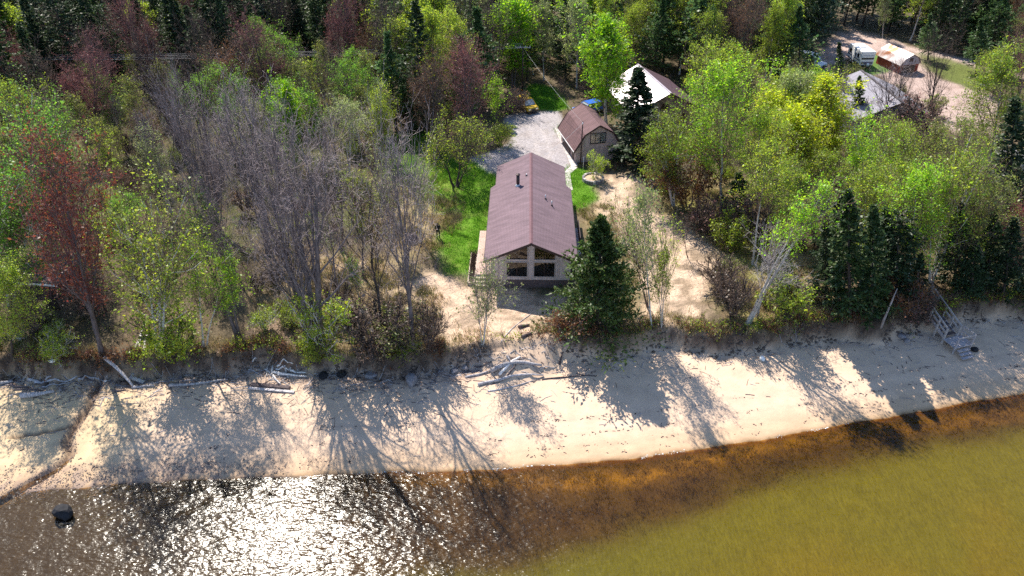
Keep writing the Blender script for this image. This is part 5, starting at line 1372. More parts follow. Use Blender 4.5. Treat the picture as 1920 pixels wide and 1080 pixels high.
ZONE = {
 'spruce_forest': [('spruce0', 'dark', .34), ('spruce2', 'dark', .2), ('spruce0', 'spruce', .16), ('pine0', 'blue', .1), ('spruce1', 'dark', .08), ('aspen2', 'greend', .04), ('bare2', 'bare_brown', .05), ('bud0', 'bud_pink', .015)],
 'mixed': [('spruce0', 'dark', .19), ('spruce2', 'spruce', .12), ('pine0', 'soft', .10), ('aspen2', 'green', .17), ('aspen1', 'green', .06), ('bare2', 'bare_brown', .12), ('bud0', 'bud_brown', .05), ('birch1', 'green', .13), ('aspen2', 'pale', .06)],
 'pinewood': [('pine0', 'blue', .2), ('pine0', 'soft', .26), ('spruce0', 'dark', .22), ('bare2', 'bare_brown', .14), ('aspen2', 'green', .10), ('bud0', 'bud_brown', .08)],
 'thicket': [('bare2', 'bare_brown', .17), ('bare3', 'bare_grey', .14), ('thin0', 'olive', .22), ('thin1', 'mid', .17), ('bud0', 'bud_brown', .06), ('birch3', 'mid', .14), ('thin0', 'green', .10)],
 'greys': [('bare2', 'bare_grey', .2), ('bare3', 'bare_grey', .25), ('thin0', 'green', .2), ('thin1', 'mid', .15), ('thin1', 'pale', .2)],
 'birchwood': [('birch3', 'green', .24), ('birch1', 'olive', .12), ('thin0', 'greend', .16), ('birch2', 'fresh', .12), ('thin1', 'olive', .1), ('spruce1', 'spruce', .14), ('bare3', 'bare_brown', .12)],
 'leftbirch': [('birch3', 'green', .25), ('thin0', 'olive', .25), ('thin1', 'greend', .2), ('bare3', 'bare_brown', .3)],
}
def zone(px, py):
    if px < 720 and py < 232 - 82 * np.clip(px, 0, 720) / 720 + 14 * math.sin(px * .02): return 'spruce_forest', 'in the dark forest at upper left'
    if px < 720 and py < 340: return 'thicket', 'in the brown thicket on the left'
    if px < 260 and py < 640: return 'leftbirch', 'in the low wood at the left edge'
    if px < 700: return 'greys', 'among the grey trees left of the house'
    if px < 800 and py < 300: return 'mixed', 'in the wood behind the field'
    if px < 1320 and py < 235: return 'mixed', 'in the forest behind the drive and buildings'
    if py < 165: return 'pinewood', 'in the forest at upper right'
    if px < 1180: return None, None
    return 'birchwood', 'in the birch wood right of the sand'
DESC = {'dark': 'dark pointed', 'spruce': 'mid green', 'blue': 'bluish green', 'soft': 'soft green', 'green': 'leafy green', 'greend': 'leafy dark stemmed', 'bare_brown': 'leafless brown', 'bare_grey': 'leafless grey',
        'bud_pink': 'rosy budding', 'bud_brown': 'brown budding', 'olive': 'sparse olive', 'pale': 'pale leafed', 'fresh': 'fresh green', 'bare_dark': 'leafless dark', 'mid': 'mid green leafed'}
SHAPE_H = {'spruce0': (11, 17), 'spruce1': (6, 11), 'spruce2': (12, 17), 'pine0': (11, 16), 'aspen1': (10, 14), 'aspen2': (10, 15), 'bare2': (9, 13), 'bare3': (6, 9.5), 'bud0': (8, 12), 'bud1': (6, 10), 'birch1': (8, 12),
           'birch2': (7, 10), 'birch3': (8, 12), 'thin0': (6, 10), 'thin1': (4, 8)}
LAND = [('red maple by the dark cabin', 110, 440), ('spreading green birch', 300, 550), ('largest bare grey tree', 545, 450), ('slender bare grey tree', 755, 480), ('cone shaped lime aspen', 542, 240),
 ('rounded yellow green tree', 467, 265), ('vivid green birch at left', 70, 340), ('wide bare brown maple', 315, 210), ('rosy topped maple', 165, 170), ('purple pink maple', 502, 140), ('brown budding maple', 435, 170),
 ('pale green aspen at upper left', 260, 60), ('yellow green aspen in the corner', 35, 60), ('field', 770, 290), ('person', 822, 430), ('big rosy maple', 875, 190), ('forked brown maple', 800, 200), ('apple tree', 857, 300),
 ('gravel drive', 985, 270), ('back lawn', 1020, 185), ('yellow car', 992, 205), ('yellow lime aspen', 962, 80), ('twin trunked pale aspen', 1018, 80), ('bright lime aspen at the top', 1087, 45), ('brightest lime aspen', 1138, 140),
 ('garage', 1115, 250), ('tall dark spruce by the garage', 1195, 210), ('white metal roof', 1220, 160), ('yellowish tree beside the garage', 1250, 310), ('tall fresh birch', 1353, 260), ('pair of yellow aspens', 1500, 250),
 ('little dark spruce', 1388, 365), ('leaning white birch', 1465, 480), ('blue grey shed', 1560, 405), ('fresh birch right of the yellow aspens', 1622, 340), ('beach stairs', 1765, 590), ('wide birch behind the stairs', 1770, 420),
 ('white van', 1530, 110), ('tall soft pine', 1500, 80), ('travel trailer', 1612, 115), ('red barn', 1685, 110), ('grey shingled roof', 1650, 165), ('black limbed bare tree', 1750, 170), ('dirt road', 1800, 120),
 ('white chair', 1842, 158), ('crimson maple at the right edge', 1905, 150), ('tallest spruce on the right', 1900, 280), ('small lawn at right', 1850, 295), ('crimson maple in the top forest', 796, 55), ('loose green aspen left of the spruces', 748, 120),
 ('narrow spruce behind the rosy maple', 823, 110), ('lime aspen at the top edge', 836, 50), ('tall thin rosy maple', 640, 90), ('low rust red tree', 242, 375), ('dark cabin', 80, 545), ('bare lavender trees', 580, 380),
 ('many trunked bare tree', 398, 340), ('leaning tall bare tree', 380, 360), ('green crown beside the field', 655, 265), ('bushy green tree by the field', 712, 240), ('whitish blossoming tree', 732, 400), ('rust brown tree by the field', 705, 325),
 ('dry grass', 1440, 400), ('open sand', 1240, 480), ('crimson tree below the cottage', 1895, 440), ('cottage at the right edge', 1915, 350), ('rust red bush behind the aspens', 1440, 215), ('pine above the barn', 1742, 65), ('pine by the road', 1835, 85)]
USED = set()
def where_label(desc, px, py, H, mid):
    c = sorted(LAND, key=lambda l: (l[1] - px) ** 2 + (1.6 * (l[2] - py)) ** 2)
    size = 'tall' if H > mid * 1.12 else ('small' if H < mid * .88 else 'middling')
    for n_, lx, ly in c[:45]:
        dx, dy = px - lx, py - ly
        if abs(dx) > 1.3 * abs(dy): rel = ('just right of' if dx < 70 else 'further right of') if dx > 0 else ('just left of' if dx > -70 else 'further left of')
        else: rel = ('close behind' if dy > -45 else 'well behind') if dy < 0 else ('close before' if dy < 45 else 'well before')
        for lab in (f"{desc} {rel} the {n_}", f"{size} {desc} {rel} the {n_}"):
            if lab not in USED:
                USED.add(lab); return lab
    return f"{size} {desc} {rel} the {n_}"
PLUR = {'birch': 'birches', 'spruce': 'spruces'}
count = {}
tries = 0
step = 3.5
cells = [(a + .5, b + .5) for a in range(-38, 40) for b in range(10, 50)]
cells = [(a * step, b * step) for a, b in cells]
random.Random(4).shuffle(cells)
cells.sort(key=lambda c: c[1])
for (ax, ay) in cells:
    x = ax + rg.uniform(-1.5, 1.5); y = ay + rg.uniform(-1.5, 1.5)
    if y > 146 or y < float(y_bluff(x)) + 1.2: continue
    px, py = pix(x, y)
    if px < -240 or px > 2160 or py > 690: continue
    zn, where = zone(px, py)
    if zn is None: continue
    dens = {'spruce_forest': 1, 'mixed': .92, 'pinewood': .95, 'thicket': .8, 'greys': .28, 'birchwood': .36, 'leftbirch': .5}[zn]
    if zn == 'birchwood' and px < 1480 and py > 330: dens = .10
    if zn == 'greys' and (py > 540 or px > 640): dens = .10
    if rg.random() > dens: continue
    ch = ZONE[zn]; r_ = rg.random() * sum(c[2] for c in ch)
    for s_, l_, w_ in ch:
        r_ -= w_
        if r_ <= 0: break
    k = kind_of(s_)
    if y > 128 and k not in ('spruce', 'pine') and rg.random() < .5: s_, l_, k = 'spruce0', 'dark', 'spruce'
    if k == 'spruce' and count.get('spruce', 0) >= 270: s_, l_, k = 'pine0', 'blue', 'pine'
    if k == 'pine' and count.get('pine', 0) >= 200: s_, l_, k = 'bare2', 'bare_brown', 'bare'
    r = {'spruce': .9, 'pine': 1.1, 'young': .6}.get(k, 1.25)
    if not free(x, y, r): continue
    lo, hi = SHAPE_H[s_]
    H = rg.uniform(lo, hi)
    if zn == 'thicket': H *= .85
    if blocks(x, y, H, k):
        H *= .55
        if blocks(x, y, H, k): continue
        if k in ('spruce', 'pine'): s_, l_, k = 'young0', 'spruce', 'young'
        else: s_, l_, k = 'thin1', 'olive', 'thin'
    mp_ = pix(x, y, 2.8 + H * .6)
    noun = 'tree' if k == 'bare' else CATC[k]
    lab = where_label(f"{DESC[l_]} {noun}", mp_[0], mp_[1], H, (lo + hi) / 2)
    put_tree(CATN[k], CATC[k], s_, l_, x, y, H, lab, f"{PLUR.get(noun, noun + 's')} {where}", rg.uniform(.85, 1.25), (rg.normal(0, .35), rg.normal(0, .35)))
    count[k] = count.get(k, 0) + 1
print('fill trees', count, 'all', n_tree)
# ---- understorey shrubs
ns = 0
UND = [('shrub1', 'bare_brown', 'twiggy brown'), ('shrub0', 'olive', 'olive leafed'), ('shrub2', 'greend', 'dark green'), ('shrub1', 'bud_brown', 'rusty brown'), ('shrub0', 'green', 'bright green')]
for i in range(2600):
    if ns >= 190: break
    x = rg.uniform(-75, 80); y = rg.uniform(42, 112)
    if y < float(y_bluff(x)) + .8: continue
    px, py = pix(x, y)
    if px < -30 or px > 1950 or py < 120: continue
    zn, where = zone(px, py)
    if zn is None: continue
    if zn in ('spruce_forest',): continue
    if not free(x, y, .2): continue
    if 640 < px < 1350 and py > 300 and rg.random() < .85: continue
    s_, l_, d_ = UND[int(rg.integers(0, len(UND)))]
    H = rg.uniform(1.0, 2.4)
    t = put_tree('shrub', 'shrub', s_, l_, x, y, H, where_label(f"{d_} shrub", *pix(x, y, 2.8 + H * .6), H, 1.7), f"shrubs {where}", rg.uniform(1, 1.5)); TREES.pop()
    ns += 1
print('trees and shrubs', n_tree)

# ================================================================== SMALL THINGS
rg = np.random.default_rng(5)
rr = random.Random(12)
# sods and lumps of earth fallen from the bank
M['drift'] = mat_bark('driftwood', (.46, .43, .44)); M['drift_white'] = mat_bark('driftwood_bleached', (.68, .64, .62)); M['drift_dark'] = mat_bark('driftwood_dark', (.13, .10, .10))
def log(name, a, b, r, label, mat='drift', group='driftwood along the foot of the bluff', lift=(0, 0), bend=.12, cat='log', plank=False):
    xa, ya, za = gat(*a); xb, yb, zb = gat(*b)
    za += lift[0]; zb += lift[1]
    d = Vector((xb - xa, yb - ya, zb - za)); Ld = d.length
    K = 7; pts = []; rad = []; sgn = rr.choice((-1, 1)); n = Vector((-d.y, d.x, 0)).normalized()
    for k in range(K):
        t = k / (K - 1); p = Vector((xa, ya, za)) + d * t + n * math.sin(t * PI) * bend * sgn * Ld * .35
        g = gz(p.x, p.y) + r * .75
        if lift == (0, 0): p.z = g
        else: p.z = max(p.z + r * .7, g)
        pts.append(p - Vector((xa, ya, za))); rad.append(r * (1.0 - .5 * t) * rr.uniform(.86, 1.12))
    o = MB()
    if plank:
        o.beam(pts[0], pts[-1], r * 3.2, r * 1.0)
    else: o.tube(pts, rad, 9)
    ob = o.build(name, M[mat], None, not plank); ob.location = (xa, ya, za)
    return tag(ob, label, cat, group)
LOGS = [
 ((197, 674), (251, 727), .17, 'long grey log leaning down the bluff steeply right of the creek', 'drift', 'log'),
 ((147, 711), (192, 707), .10, 'straight bleached pole across the head of the creek', 'drift', 'log'),
 ((150, 705), (186, 702), .08, 'thin dark pole just above the pole across the creek head', 'drift_dark', 'log'),
 ((186, 694), (199, 716), .09, 'short white board tilted at the head of the creek', 'drift_white', 'plank'),
 ((-6, 720), (25, 716), .15, 'grey log cut by the left edge of the picture', 'drift', 'log'),
 ((41, 745), (103, 736), .24, 'thickest grey log lying alone on the sand at left', 'drift', 'log'),
 ((66, 717), (146, 706), .11, 'long curved grey log in the left driftwood heap', 'drift', 'log'),
 ((54, 712), (97, 707), .13, 'bluish grey log behind the long curved log', 'drift', 'log'),
 ((20, 722), (54, 727), .11, 'dark log below the log at the left edge', 'drift_dark', 'log'),
 ((79, 726), (126, 719), .08, 'thin crooked log below the long curved log', 'drift', 'log'),
 ((30, 731), (80, 733), .07, 'thin dark branch above the thickest grey log', 'drift_dark', 'log'),
 ((243, 715), (251, 701), .08, 'short grey board standing beside the leaning log', 'drift', 'plank'),
 ((247, 711), (270, 717), .11, 'short white board at the foot of the leaning log', 'drift_white', 'plank'),
 ((249, 727), (290, 724), .12, 'pale log lying at the lower end of the leaning log', 'drift', 'log'),
 ((224, 721), (246, 726), .08, 'thin dark stick left of the lower end of the leaning log', 'drift_dark', 'log'),
 ((281, 721), (313, 714), .05, 'thin bent stick between the leaning log and the long shore log', 'drift', 'log'),
 ((318, 724), (428, 713), .14, 'long pale log parallel to the shore left of the white pile', 'drift', 'log'),
 ((212, 734), (236, 731), .08, 'short dark log under the leaning log', 'drift_dark', 'log'),
 ((502, 688), (499, 707), .07, 'upright white stick at the left of the white pile', 'drift_white', 'log'),
 ((512, 686), (508, 706), .08, 'second upright white stick in the white pile', 'drift_white', 'log'),
 ((518, 693), (545, 687), .10, 'short white log on top of the white pile', 'drift_white', 'log'),
 ((512, 699), (576, 707), .13, 'longest white log at the bottom of the white pile', 'drift_white', 'log'),
 ((545, 696), (575, 700), .11, 'blunt white log at the right end of the white pile', 'drift_white', 'log'),
 ((512, 704), (527, 722), .10, 'white log pointing down the beach from the white pile', 'drift_white', 'log'),
 ((520, 704), (538, 699), .08, 'small white log in the middle of the white pile', 'drift_white', 'log'),
 ((536, 694), (541, 709), .07, 'short crosswise stick in the white pile', 'drift_white', 'log'),
 ((495, 692), (507, 701), .07, 'slanted stick at the left end of the white pile', 'drift_white', 'log'),
 ((520, 688), (552, 692), .08, 'white log behind the top log of the white pile', 'drift_white', 'log'),
 ((466, 694), (484, 700), .06, 'crooked stick in the brush left of the white pile', 'drift', 'log'),
 ((474, 678), (488, 668), .06, 'bleached stick highest up the bluff above the white pile', 'drift_white', 'log'),
 ((471, 723), (544, 728), .13, 'dark squared beam on the sand below the white pile', 'drift_dark', 'beam'),
 ((467, 730), (552, 736), .09, 'grey plank alongside the dark squared beam', 'drift', 'plank'),
 ((936, 706), (975, 671), .14, 'bright log crossing over the other logs before the house', 'drift_white', 'log'),
 ((920, 698), (1016, 687), .19, 'thick grey log under the bright crossing log', 'drift', 'log'),
 ((872, 708), (924, 692), .10, 'grey log running up left of the crossing log', 'drift', 'log'),
 ((896, 722), (1019, 705), .14, 'long curved log nearest the water before the house', 'drift', 'log'),
 ((914, 734), (1000, 714), .06, 'thin pole below the long curved log', 'drift', 'log'),
 ((1016, 712), (1118, 706), .07, 'long thin straight pole pointing at the spruce shadow', 'drift_dark', 'log'),
 ((940, 714), (968, 685), .09, 'dark log lying beside the bright crossing log', 'drift_dark', 'log'),
 ((1012, 692), (1043, 689), .05, 'thin stick right of the thick grey log', 'drift', 'log'),
 ((890, 688), (922, 679), .07, 'brown stick nearest the bluff before the house', 'drift_dark', 'log'),
 ((950, 668), (962, 690), .07, 'short root stub above the bright crossing log', 'drift', 'log'),
 ((1049, 684), (1056, 661), .10, 'dark stub standing out of the bluff left of the broad spruce', 'drift_dark', 'log'),
 ((940, 641), (996, 589), .05, 'long forked branch lying on the sand before the house', 'drift', 'branch'),
 ((972, 615), (993, 610), .16, 'upper of two short dark logs set as steps in the sand', 'drift_dark', 'log'),
 ((978, 633), (998, 625), .14, 'lower of two short dark logs set as steps in the sand', 'drift_dark', 'log'),
 ((262, 655), (270, 612), .12, 'peeling white trunk lying under the spreading birch', 'drift_white', 'log'),
 ((272, 660), (276, 628), .12, 'broken pinkish white stump under the spreading birch', 'drift_white', 'log'),
 ((252, 664), (262, 636), .09, 'grey fallen limb beside the broken pinkish stump', 'drift', 'log'),
 ((1487, 625), (1520, 596), .09, 'fallen dark trunk lying toward the spruces on the bluff', 'drift_dark', 'log'),
 ((1840, 528), (1872, 520), .10, 'white fallen trunk in the brush right of the beach stairs', 'drift_white', 'log'),
 ((1446, 496), (1530, 500), .06, 'thin pale fallen stem on the grass right of the leaning birch', 'drift', 'log'),
]
for a, b, r, lab, mt, ct in LOGS:
    pl = ct in ('plank', 'beam')
    log('driftwood_' + ct if ct != 'branch' else 'fallen_branch', a, b, r * (1.0 if not pl else .8), lab, mt, lift=(0, 0) if not (pl or r in (.14, .17) and mt != 'drift_dark' and a[1] < 710) else (.12, .03), bend=.10 if not pl else 0, cat=ct, plank=pl)
# broken stump and pale snag above the beach, right
x, y, z = gat(1650, 618)
o = MB().tube([(0, 0, -.2), (.03, 0, 1.2), (.10, .02, 2.6), (.16, .05, 3.9)], [.11, .09, .07, .03], 9).build('broken_stump', M['bark_dead'], None, True); o.location = (x, y, z)
tag(o, 'tall broken white birch stump on the bluff left of the beach stairs', 'stump')

M['clod'] = mat_basic('earth_clod', (.13, .095, .075), .95, 3, .5)
M['pebble_stone'] = mat_basic('pebble_stone', (.25, .19, .16), .8, 2, .5)
# ---- rocks
def rock(px, py, r, label, mat='stone', sq=.75, group=None, cat='rock', zoff=0, seed=0):
    x, y, z = gat(px, py)
    bm = bmesh.new(); bmesh.ops.create_icosphere(bm, subdivisions=3, radius=1)
    q = np.random.default_rng(seed + int(px)); dirs = q.standard_normal((9, 3)); dirs /= np.linalg.norm(dirs, axis=1)[:, None]; off = q.uniform(.62, .95, 9)
    for v in bm.verts:
        p = np.array(v.co); 
        for d, o_ in zip(dirs, off):
            e = p @ d - o_
            if e > 0: p = p - d * e * .85
        p = p * (1 + .05 * math.sin(p[0] * 9 + seed) * math.sin(p[1] * 8))
        v.co = Vector(p * r * np.array([1.15, .9, sq]))
    me = bpy.data.meshes.new('rock'); bm.to_mesh(me); bm.free(); me.materials.append(M[mat]); me.polygons.foreach_set('use_smooth', [False] * len(me.polygons))
    o = link('rock', me); o.location = (x, y, z + r * .3 + zoff); o.rotation_euler = (0, 0, px * .1)
    return tag(o, label, cat, group)
rock(772, 716, .62, 'big round grey boulder at the top of the beach', 'stone', .85, seed=2)
rock(697, 706, .5, 'grey boulder half in shade left of the big round boulder', 'stone', .7, seed=3)
rock(872, 690, .32, 'pale rock at the foot of the bluff behind the logs', 'stone', .8, seed=4)
rock(852, 697, .3, 'dark rock at the foot of the bluff right of the big boulder', 'stone', .7, seed=5)
rock(640, 704, .42, 'dark rock below the trunk of the largest bare tree', 'stone_dark', .7, seed=6)
rock(606, 706, .4, 'dark rock right of the white driftwood pile', 'stone_dark', .7, seed=7)
rock(122, 968, .62, 'black boulder standing in the water at lower left', 'stone_dark', .9, zoff=.22, seed=8)
rock(1826, 657, .34, 'dark reddish rock on the sand below the beach stairs', 'stone_dark', .6, seed=9)
rock(1690, 632, .34, 'pale rock in the sand left of the beach stairs', 'stone', .8, seed=10)
rock(1429, 673, .26, 'white stone alone on the bright sand', 'white', 1.1, seed=11, cat='stone')
rock(100, 676, .3, 'flat white stone in the bush above the driftwood', 'white', .5, seed=12, cat='stone')
rock(1700, 640, .25, 'small grey rock next to the pale rock left of the stairs', 'stone', .8, seed=13)

M['wood_rail'] = mat_basic('railing_wood', (.44, .39, .37), .85, 6, .25, .2)
# ---- beach stairs
xa, ya, za = gat(1728, 560); xb, yb, zb = gat(1778, 640)
d = Vector((xb - xa, yb - ya, 0)); Ls = d.length; ang = math.atan2(d.y, d.x) + PI / 2      # stairs run along local -y
st = thing('beach_stairs', 'weathered grey wooden stairs with railings leading from the bluff to the beach', 'stairs', (xa, ya, 0), ang)
top, bot = za + .25, zb + .55
n = 9
W2 = .62
for s in (-1, 1): MB().beam((s * W2, .2, top - .05), (s * W2, -Ls, bot - .05), .07, .24).build('stringer', M['wood_grey'], st)
for k in range(n):
    t = (k + .5) / n; MB().box(-W2 + .04, W2 - .04, -Ls * t - .15, -Ls * t + .15, top + (bot - top) * t + .06, top + (bot - top) * t + .10).build('tread', M['drift_dark'], st)
for s in (-1, 1):
    for k in range(5):
        t = k / 4; zt = top + (bot - top) * t; yy = -Ls * t
        gzz = min(gz(*(Matrix.Rotation(ang, 3, 'Z') @ Vector((s * W2, yy, 0)) + Vector((xa, ya, 0))).xy), zt) - .3
        MB().box(s * (W2 + .09) - .065, s * (W2 + .09) + .065, yy - .065, yy + .065, gzz, zt + 1.1).build('post', M['wood_rail'], st)
    for h in (1.03, .55): MB().beam((s * (W2 + .09), .15, top + h), (s * (W2 + .09), -Ls, bot + h), .09, .12).build('rail', M['wood_rail'], st)
MB().box(-.8, 1.1, -Ls - 1.35, -Ls - .02, bot - .1, bot - .04).build('landing', M['wood_grey'], st)
for px_, py_ in ((-.72, -Ls - 1.28), (1.02, -Ls - 1.28), (1.02, -Ls - .1)):
    MB().box(px_ - .05, px_ + .05, py_ - .05, py_ + .05, bot - 1.6, bot + .95).build('post', M['wood_grey'], st)
MB().beam((-.72, -Ls - 1.28, bot + .93), (1.02, -Ls - 1.28, bot + .93), .08, .11).build('rail', M['wood_rail'], st)
MB().beam((1.02, -Ls - 1.28, bot + .93), (1.02, -Ls - .1, bot + .93), .08, .11).build('rail', M['wood_rail'], st)
MB().beam((1.02, -Ls - 1.28, bot + .45), (1.02, -Ls - .1, bot + .45), .08, .11).build('rail', M['wood_rail'], st)
for k in range(3): MB().box(-.6, .6, -Ls - 1.7 - k * .28, -Ls - 1.42 - k * .28, bot - .28 - k * .17, bot - .24 - k * .17).build('tread', M['wood_grey'], st)

# ---- stone ring planter with a bush
x, y, z = gat(1112, 338)
pl = thing('round_planter', 'round raised planter of pale stones on the sand before the garage', 'planter', (x, y, z))
for k in range(22):
    a = 2 * PI * k / 22; b = MB(); r0_, r1_ = 1.0, 1.26
    a0, a1 = a + .012, a + 2 * PI / 22 - .012; h = .42 + .03 * math.sin(k * 2.7)
    b.prism([(r0_ * math.cos(a0), r0_ * math.sin(a0)), (r1_ * math.cos(a0), r1_ * math.sin(a0)), (r1_ * math.cos(a1), r1_ * math.sin(a1)), (r0_ * math.cos(a1), r0_ * math.sin(a1))], -.2, h, 'z')
    b.build('stone', M['stone'] if k % 4 else M['concrete'], pl, bevel=.02)
MB().tube([(0, 0, -.1), (0, 0, .27)], 1.0, 24).build('planter_soil', mat_basic('sandy_soil', (.45, .34, .24), .95, 8, .3, .4), pl)
put_tree('shrub', 'shrub', 'shrub2', 'green', x + .45, y + .15, 2.5, 'round olive green bush growing in the stone planter', None, 1.0, z=z + .25)

# ---- service poles and wires
def pole(px, py, H, label, r=.12, arm=True, xyz=None):
    x, y, z = xyz or gat(px, py)
    t = thing('utility_pole', label, 'pole', (x, y, z))
    MB().tube([(0, 0, -.3), (0, 0, H)], [r, r * .7], 10).build('shaft', M['trim_dark'], t, True)
    if arm:
        MB().box(-1.1, 1.1, -.06, .06, H - .5, H - .38).build('crossarm', M['wood_grey'], t)
        for k in (-1, -.35, .35, 1): MB().tube([(k, 0, H - .38), (k, 0, H - .2)], [.05, .035], 8).build('insulator', M['white'], t, True)
    else: MB().tube([(0, -.1, H - .35), (0, -.1, H - .1)], .06, 8).build('insulator', M['white'], t, True)
    return Vector((x, y, z + H))
gp_ = pole(1088, 308, 5.4, 'brown service pole standing before the left corner of the garage', .09, False)
pa = pole(0, 0, 7.4, 'wooden power pole hidden among trees behind the back lawn', .12, True, (1.5, 101, 2.9))
pb = pole(0, 0, 9.5, 'tall power pole beyond the left edge of the picture', .14, True, (-112, 92, 2.9))
x, y, z = gat(1093, 322)
o = MB().tube([(0, 0, -.2), (0, 0, 1.9)], [.035, .03], 8).build('thin_post', M['metal_light'], None, True); o.location = (x, y, z); tag(o, 'thin pale metal post on the grass before the garage', 'post')
def wire(a, b, sag, label, r=.018, grp=None):
    a, b = Vector(a), Vector(b); K = 25
    pts = [(a + (b - a) * (k / (K - 1))) + Vector((0, 0, -sag * 4 * (k / (K - 1)) * (1 - k / (K - 1)))) - a for k in range(K)]
    o = MB().tube(pts, r, 5).build('overhead_wire', M['wire'], None, True); o.location = a
    tag(o, label, 'wire', grp)
for k, w_ in ((-1, 'front'), (-.35, 'second'), (.35, 'third'), (1, 'rear')):
    wire(pa + Vector((k * .0, k * 1.0, -.18)), pb + Vector((0, k * 1.0, -.18)), 1.2, f'{w_} power line wire crossing the dark forest at upper left', .013, 'power line wires')
wire(pa + Vector((-.0, -.2, -.3)), gp_ + Vector((0, 0, -.15)), .4, 'pale service wire running over the back lawn to the garage pole', .009)
wire(gp_ + Vector((0, 0, -.2)), Vector(hl(1.0, 17.6, 4.6)), .3, 'thin service wire from the garage pole to the house', .012)

# ---- white garden chair
x, y, z = gat(1842, 162)
ch = thing('lawn_chair', 'white plastic lawn chair on the grass beside the dirt road', 'chair', (x, y, z), R(160))
MB().box(-.35, .35, -.35, .35, .36, .42).build('seat', M['white'], ch, bevel=.01); b = MB(); b.beam((0, .33, .42), (0, .55, 1.15), .7, .05, up=(0, 1, 0)); b.build('backrest', M['white'], ch)
for sx_ in (-.3, .3):
    for sy_ in (-.3, .3): MB().box(sx_ - .04, sx_ + .04, sy_ - .04, sy_ + .04, 0, .36).build('leg', M['white'], ch)
    MB().box(sx_ - .06, sx_ + .06, -.35, .4, .58, .62).build('armrest', M['white'], ch)

# ---- the person with a controller
M['cloth_dark'] = mat_basic('dark_jacket', (.018, .018, .02), .85, 9, .3); M['trousers'] = mat_basic('dark_trousers', (.022, .022, .028), .9, 9, .3)
M['skin'] = mat_basic('skin', (.50, .30, .22), .55, 5, .08); M['shoe'] = mat_basic('shoe', (.03, .025, .02), .6)
sk = [((0, 0, .93), .155), ((0, .005, 1.12), .15), ((0, -.01, 1.32), .17), ((0, -.02, 1.46), .085), ((0, -.06, 1.56), .062), ((0, -.105, 1.64), .098), ((0, -.125, 1.71), .085), ((0, -.20, 1.60), .03)]
ed = [(0, 1), (1, 2), (2, 3), (3, 4), (4, 5), (5, 6), (5, 7)]
def chain(frm, pts):
    p = frm
    for c, r_ in pts:
        sk.append((c, r_)); ed.append((p, len(sk) - 1)); p = len(sk) - 1
    return p
for s in (-1, 1):
    chain(0, [((s * .105, -.005, .84), .105), ((s * .12, -.03, .48), .072), ((s * .125, .02, .10), .052), ((s * .13, -.04, .045), .048), ((s * .14, -.16, .035), .036)])
    hd = chain(2, [((s * .19, -.01, 1.41), .075), ((s * .25, .0, 1.13), .05), ((s * .16, -.22, 1.12), .038), ((s * .12, -.30, 1.15), .032)])
me = bpy.data.meshes.new('person'); me.from_pydata([c for c, _ in sk], ed, [])
po = bpy.data.objects.new('person_skeleton', me); COL.objects.link(po)
md = po.modifiers.new('skin', 'SKIN'); md.use_smooth_shade = True; md.use_x_symmetry = False
for i, v in enumerate(me.skin_vertices[0].data): v.radius = (sk[i][1], sk[i][1] * (.72 if i in (0, 1, 2) else 1)); v.use_root = (i == 0)
po.modifiers.new('sub', 'SUBSURF').levels = 2
dg = bpy.context.evaluated_depsgraph_get(); bm = bmesh.new(); bm.from_mesh(bpy.data.meshes.new_from_object(po.evaluated_get(dg)))
bpy.data.objects.remove(po)
for s in (-1, 1):               # fingers closed round the controller, thumb on top
    mb = MB()
    for k in range(4):
        ln = (.9, 1.0, .95, .75)[k]; z0 = 1.175 - .02 * k
        mb.tube([(s * .125, -.30, z0), (s * .112, -.345 * 1.0, z0 - .002), (s * .088, -.35 - .01 * ln, z0 - .004), (s * .07, -.335, z0 - .004)], [.011, .0105, .0095, .008], 6)
    mb.tube([(s * .115, -.285, 1.175), (s * .10, -.30, 1.20), (s * .08, -.325, 1.203)], [.013, .011, .009], 6)
    tmp = mb.mesh('finger', M['skin'], True); bm.from_mesh(tmp); bpy.data.meshes.remove(tmp)
me = bpy.data.meshes.new('person'); bm.to_mesh(me); bm.free(); me.materials.clear()
for k in ('cloth_dark', 'trousers', 'skin', 'shoe'): me.materials.append(M[k])
for p in me.polygons:
    c = p.center; p.use_smooth = True
    p.material_index = 2 if c.z > 1.52 or (c.y < -.255 and 1.05 < c.z < 1.3) else (0 if c.z > .9 else (1 if c.z > .085 else 3))
x, y, z = gat(822, 446)
pe = thing('person', 'person in dark clothes standing with bowed head and holding a white controller', 'person', (x, y, z), R(8))
link('body', me, pe)
bm = bmesh.new(); bmesh.ops.create_icosphere(bm, subdivisions=3, radius=.112)
for v in bm.verts:
    v.co.z *= .95
    if v.co.z < -.01: v.co.z = -.01 + v.co.z * .25; v.co.xy = v.co.xy * .97
hm = bpy.data.meshes.new('hair'); bm.to_mesh(hm); bm.free(); hm.materials.append(M['cloth_dark'])
h = link('hair', hm, pe); h.location = (0, -.10, 1.675); h.rotation_euler = (R(24), 0, 0)
co = thing('remote_controller', 'white remote controller held in both hands of the person in dark clothes', 'controller', (x, y, z), R(8))
MB().box(-.085, .085, -.345, -.285, 1.12, 1.175).build('case', M['white'], co, bevel=.015)
for s in (-1, 1): MB().tube([(s * .05, -.315, 1.175), (s * .05, -.315, 1.195)], .012, 8).build('stick', M['plastic_dark'], co, True)
MB().box(-.07, .07, -.375, -.365, 1.16, 1.26).build('screen', M['plastic_dark'], co)

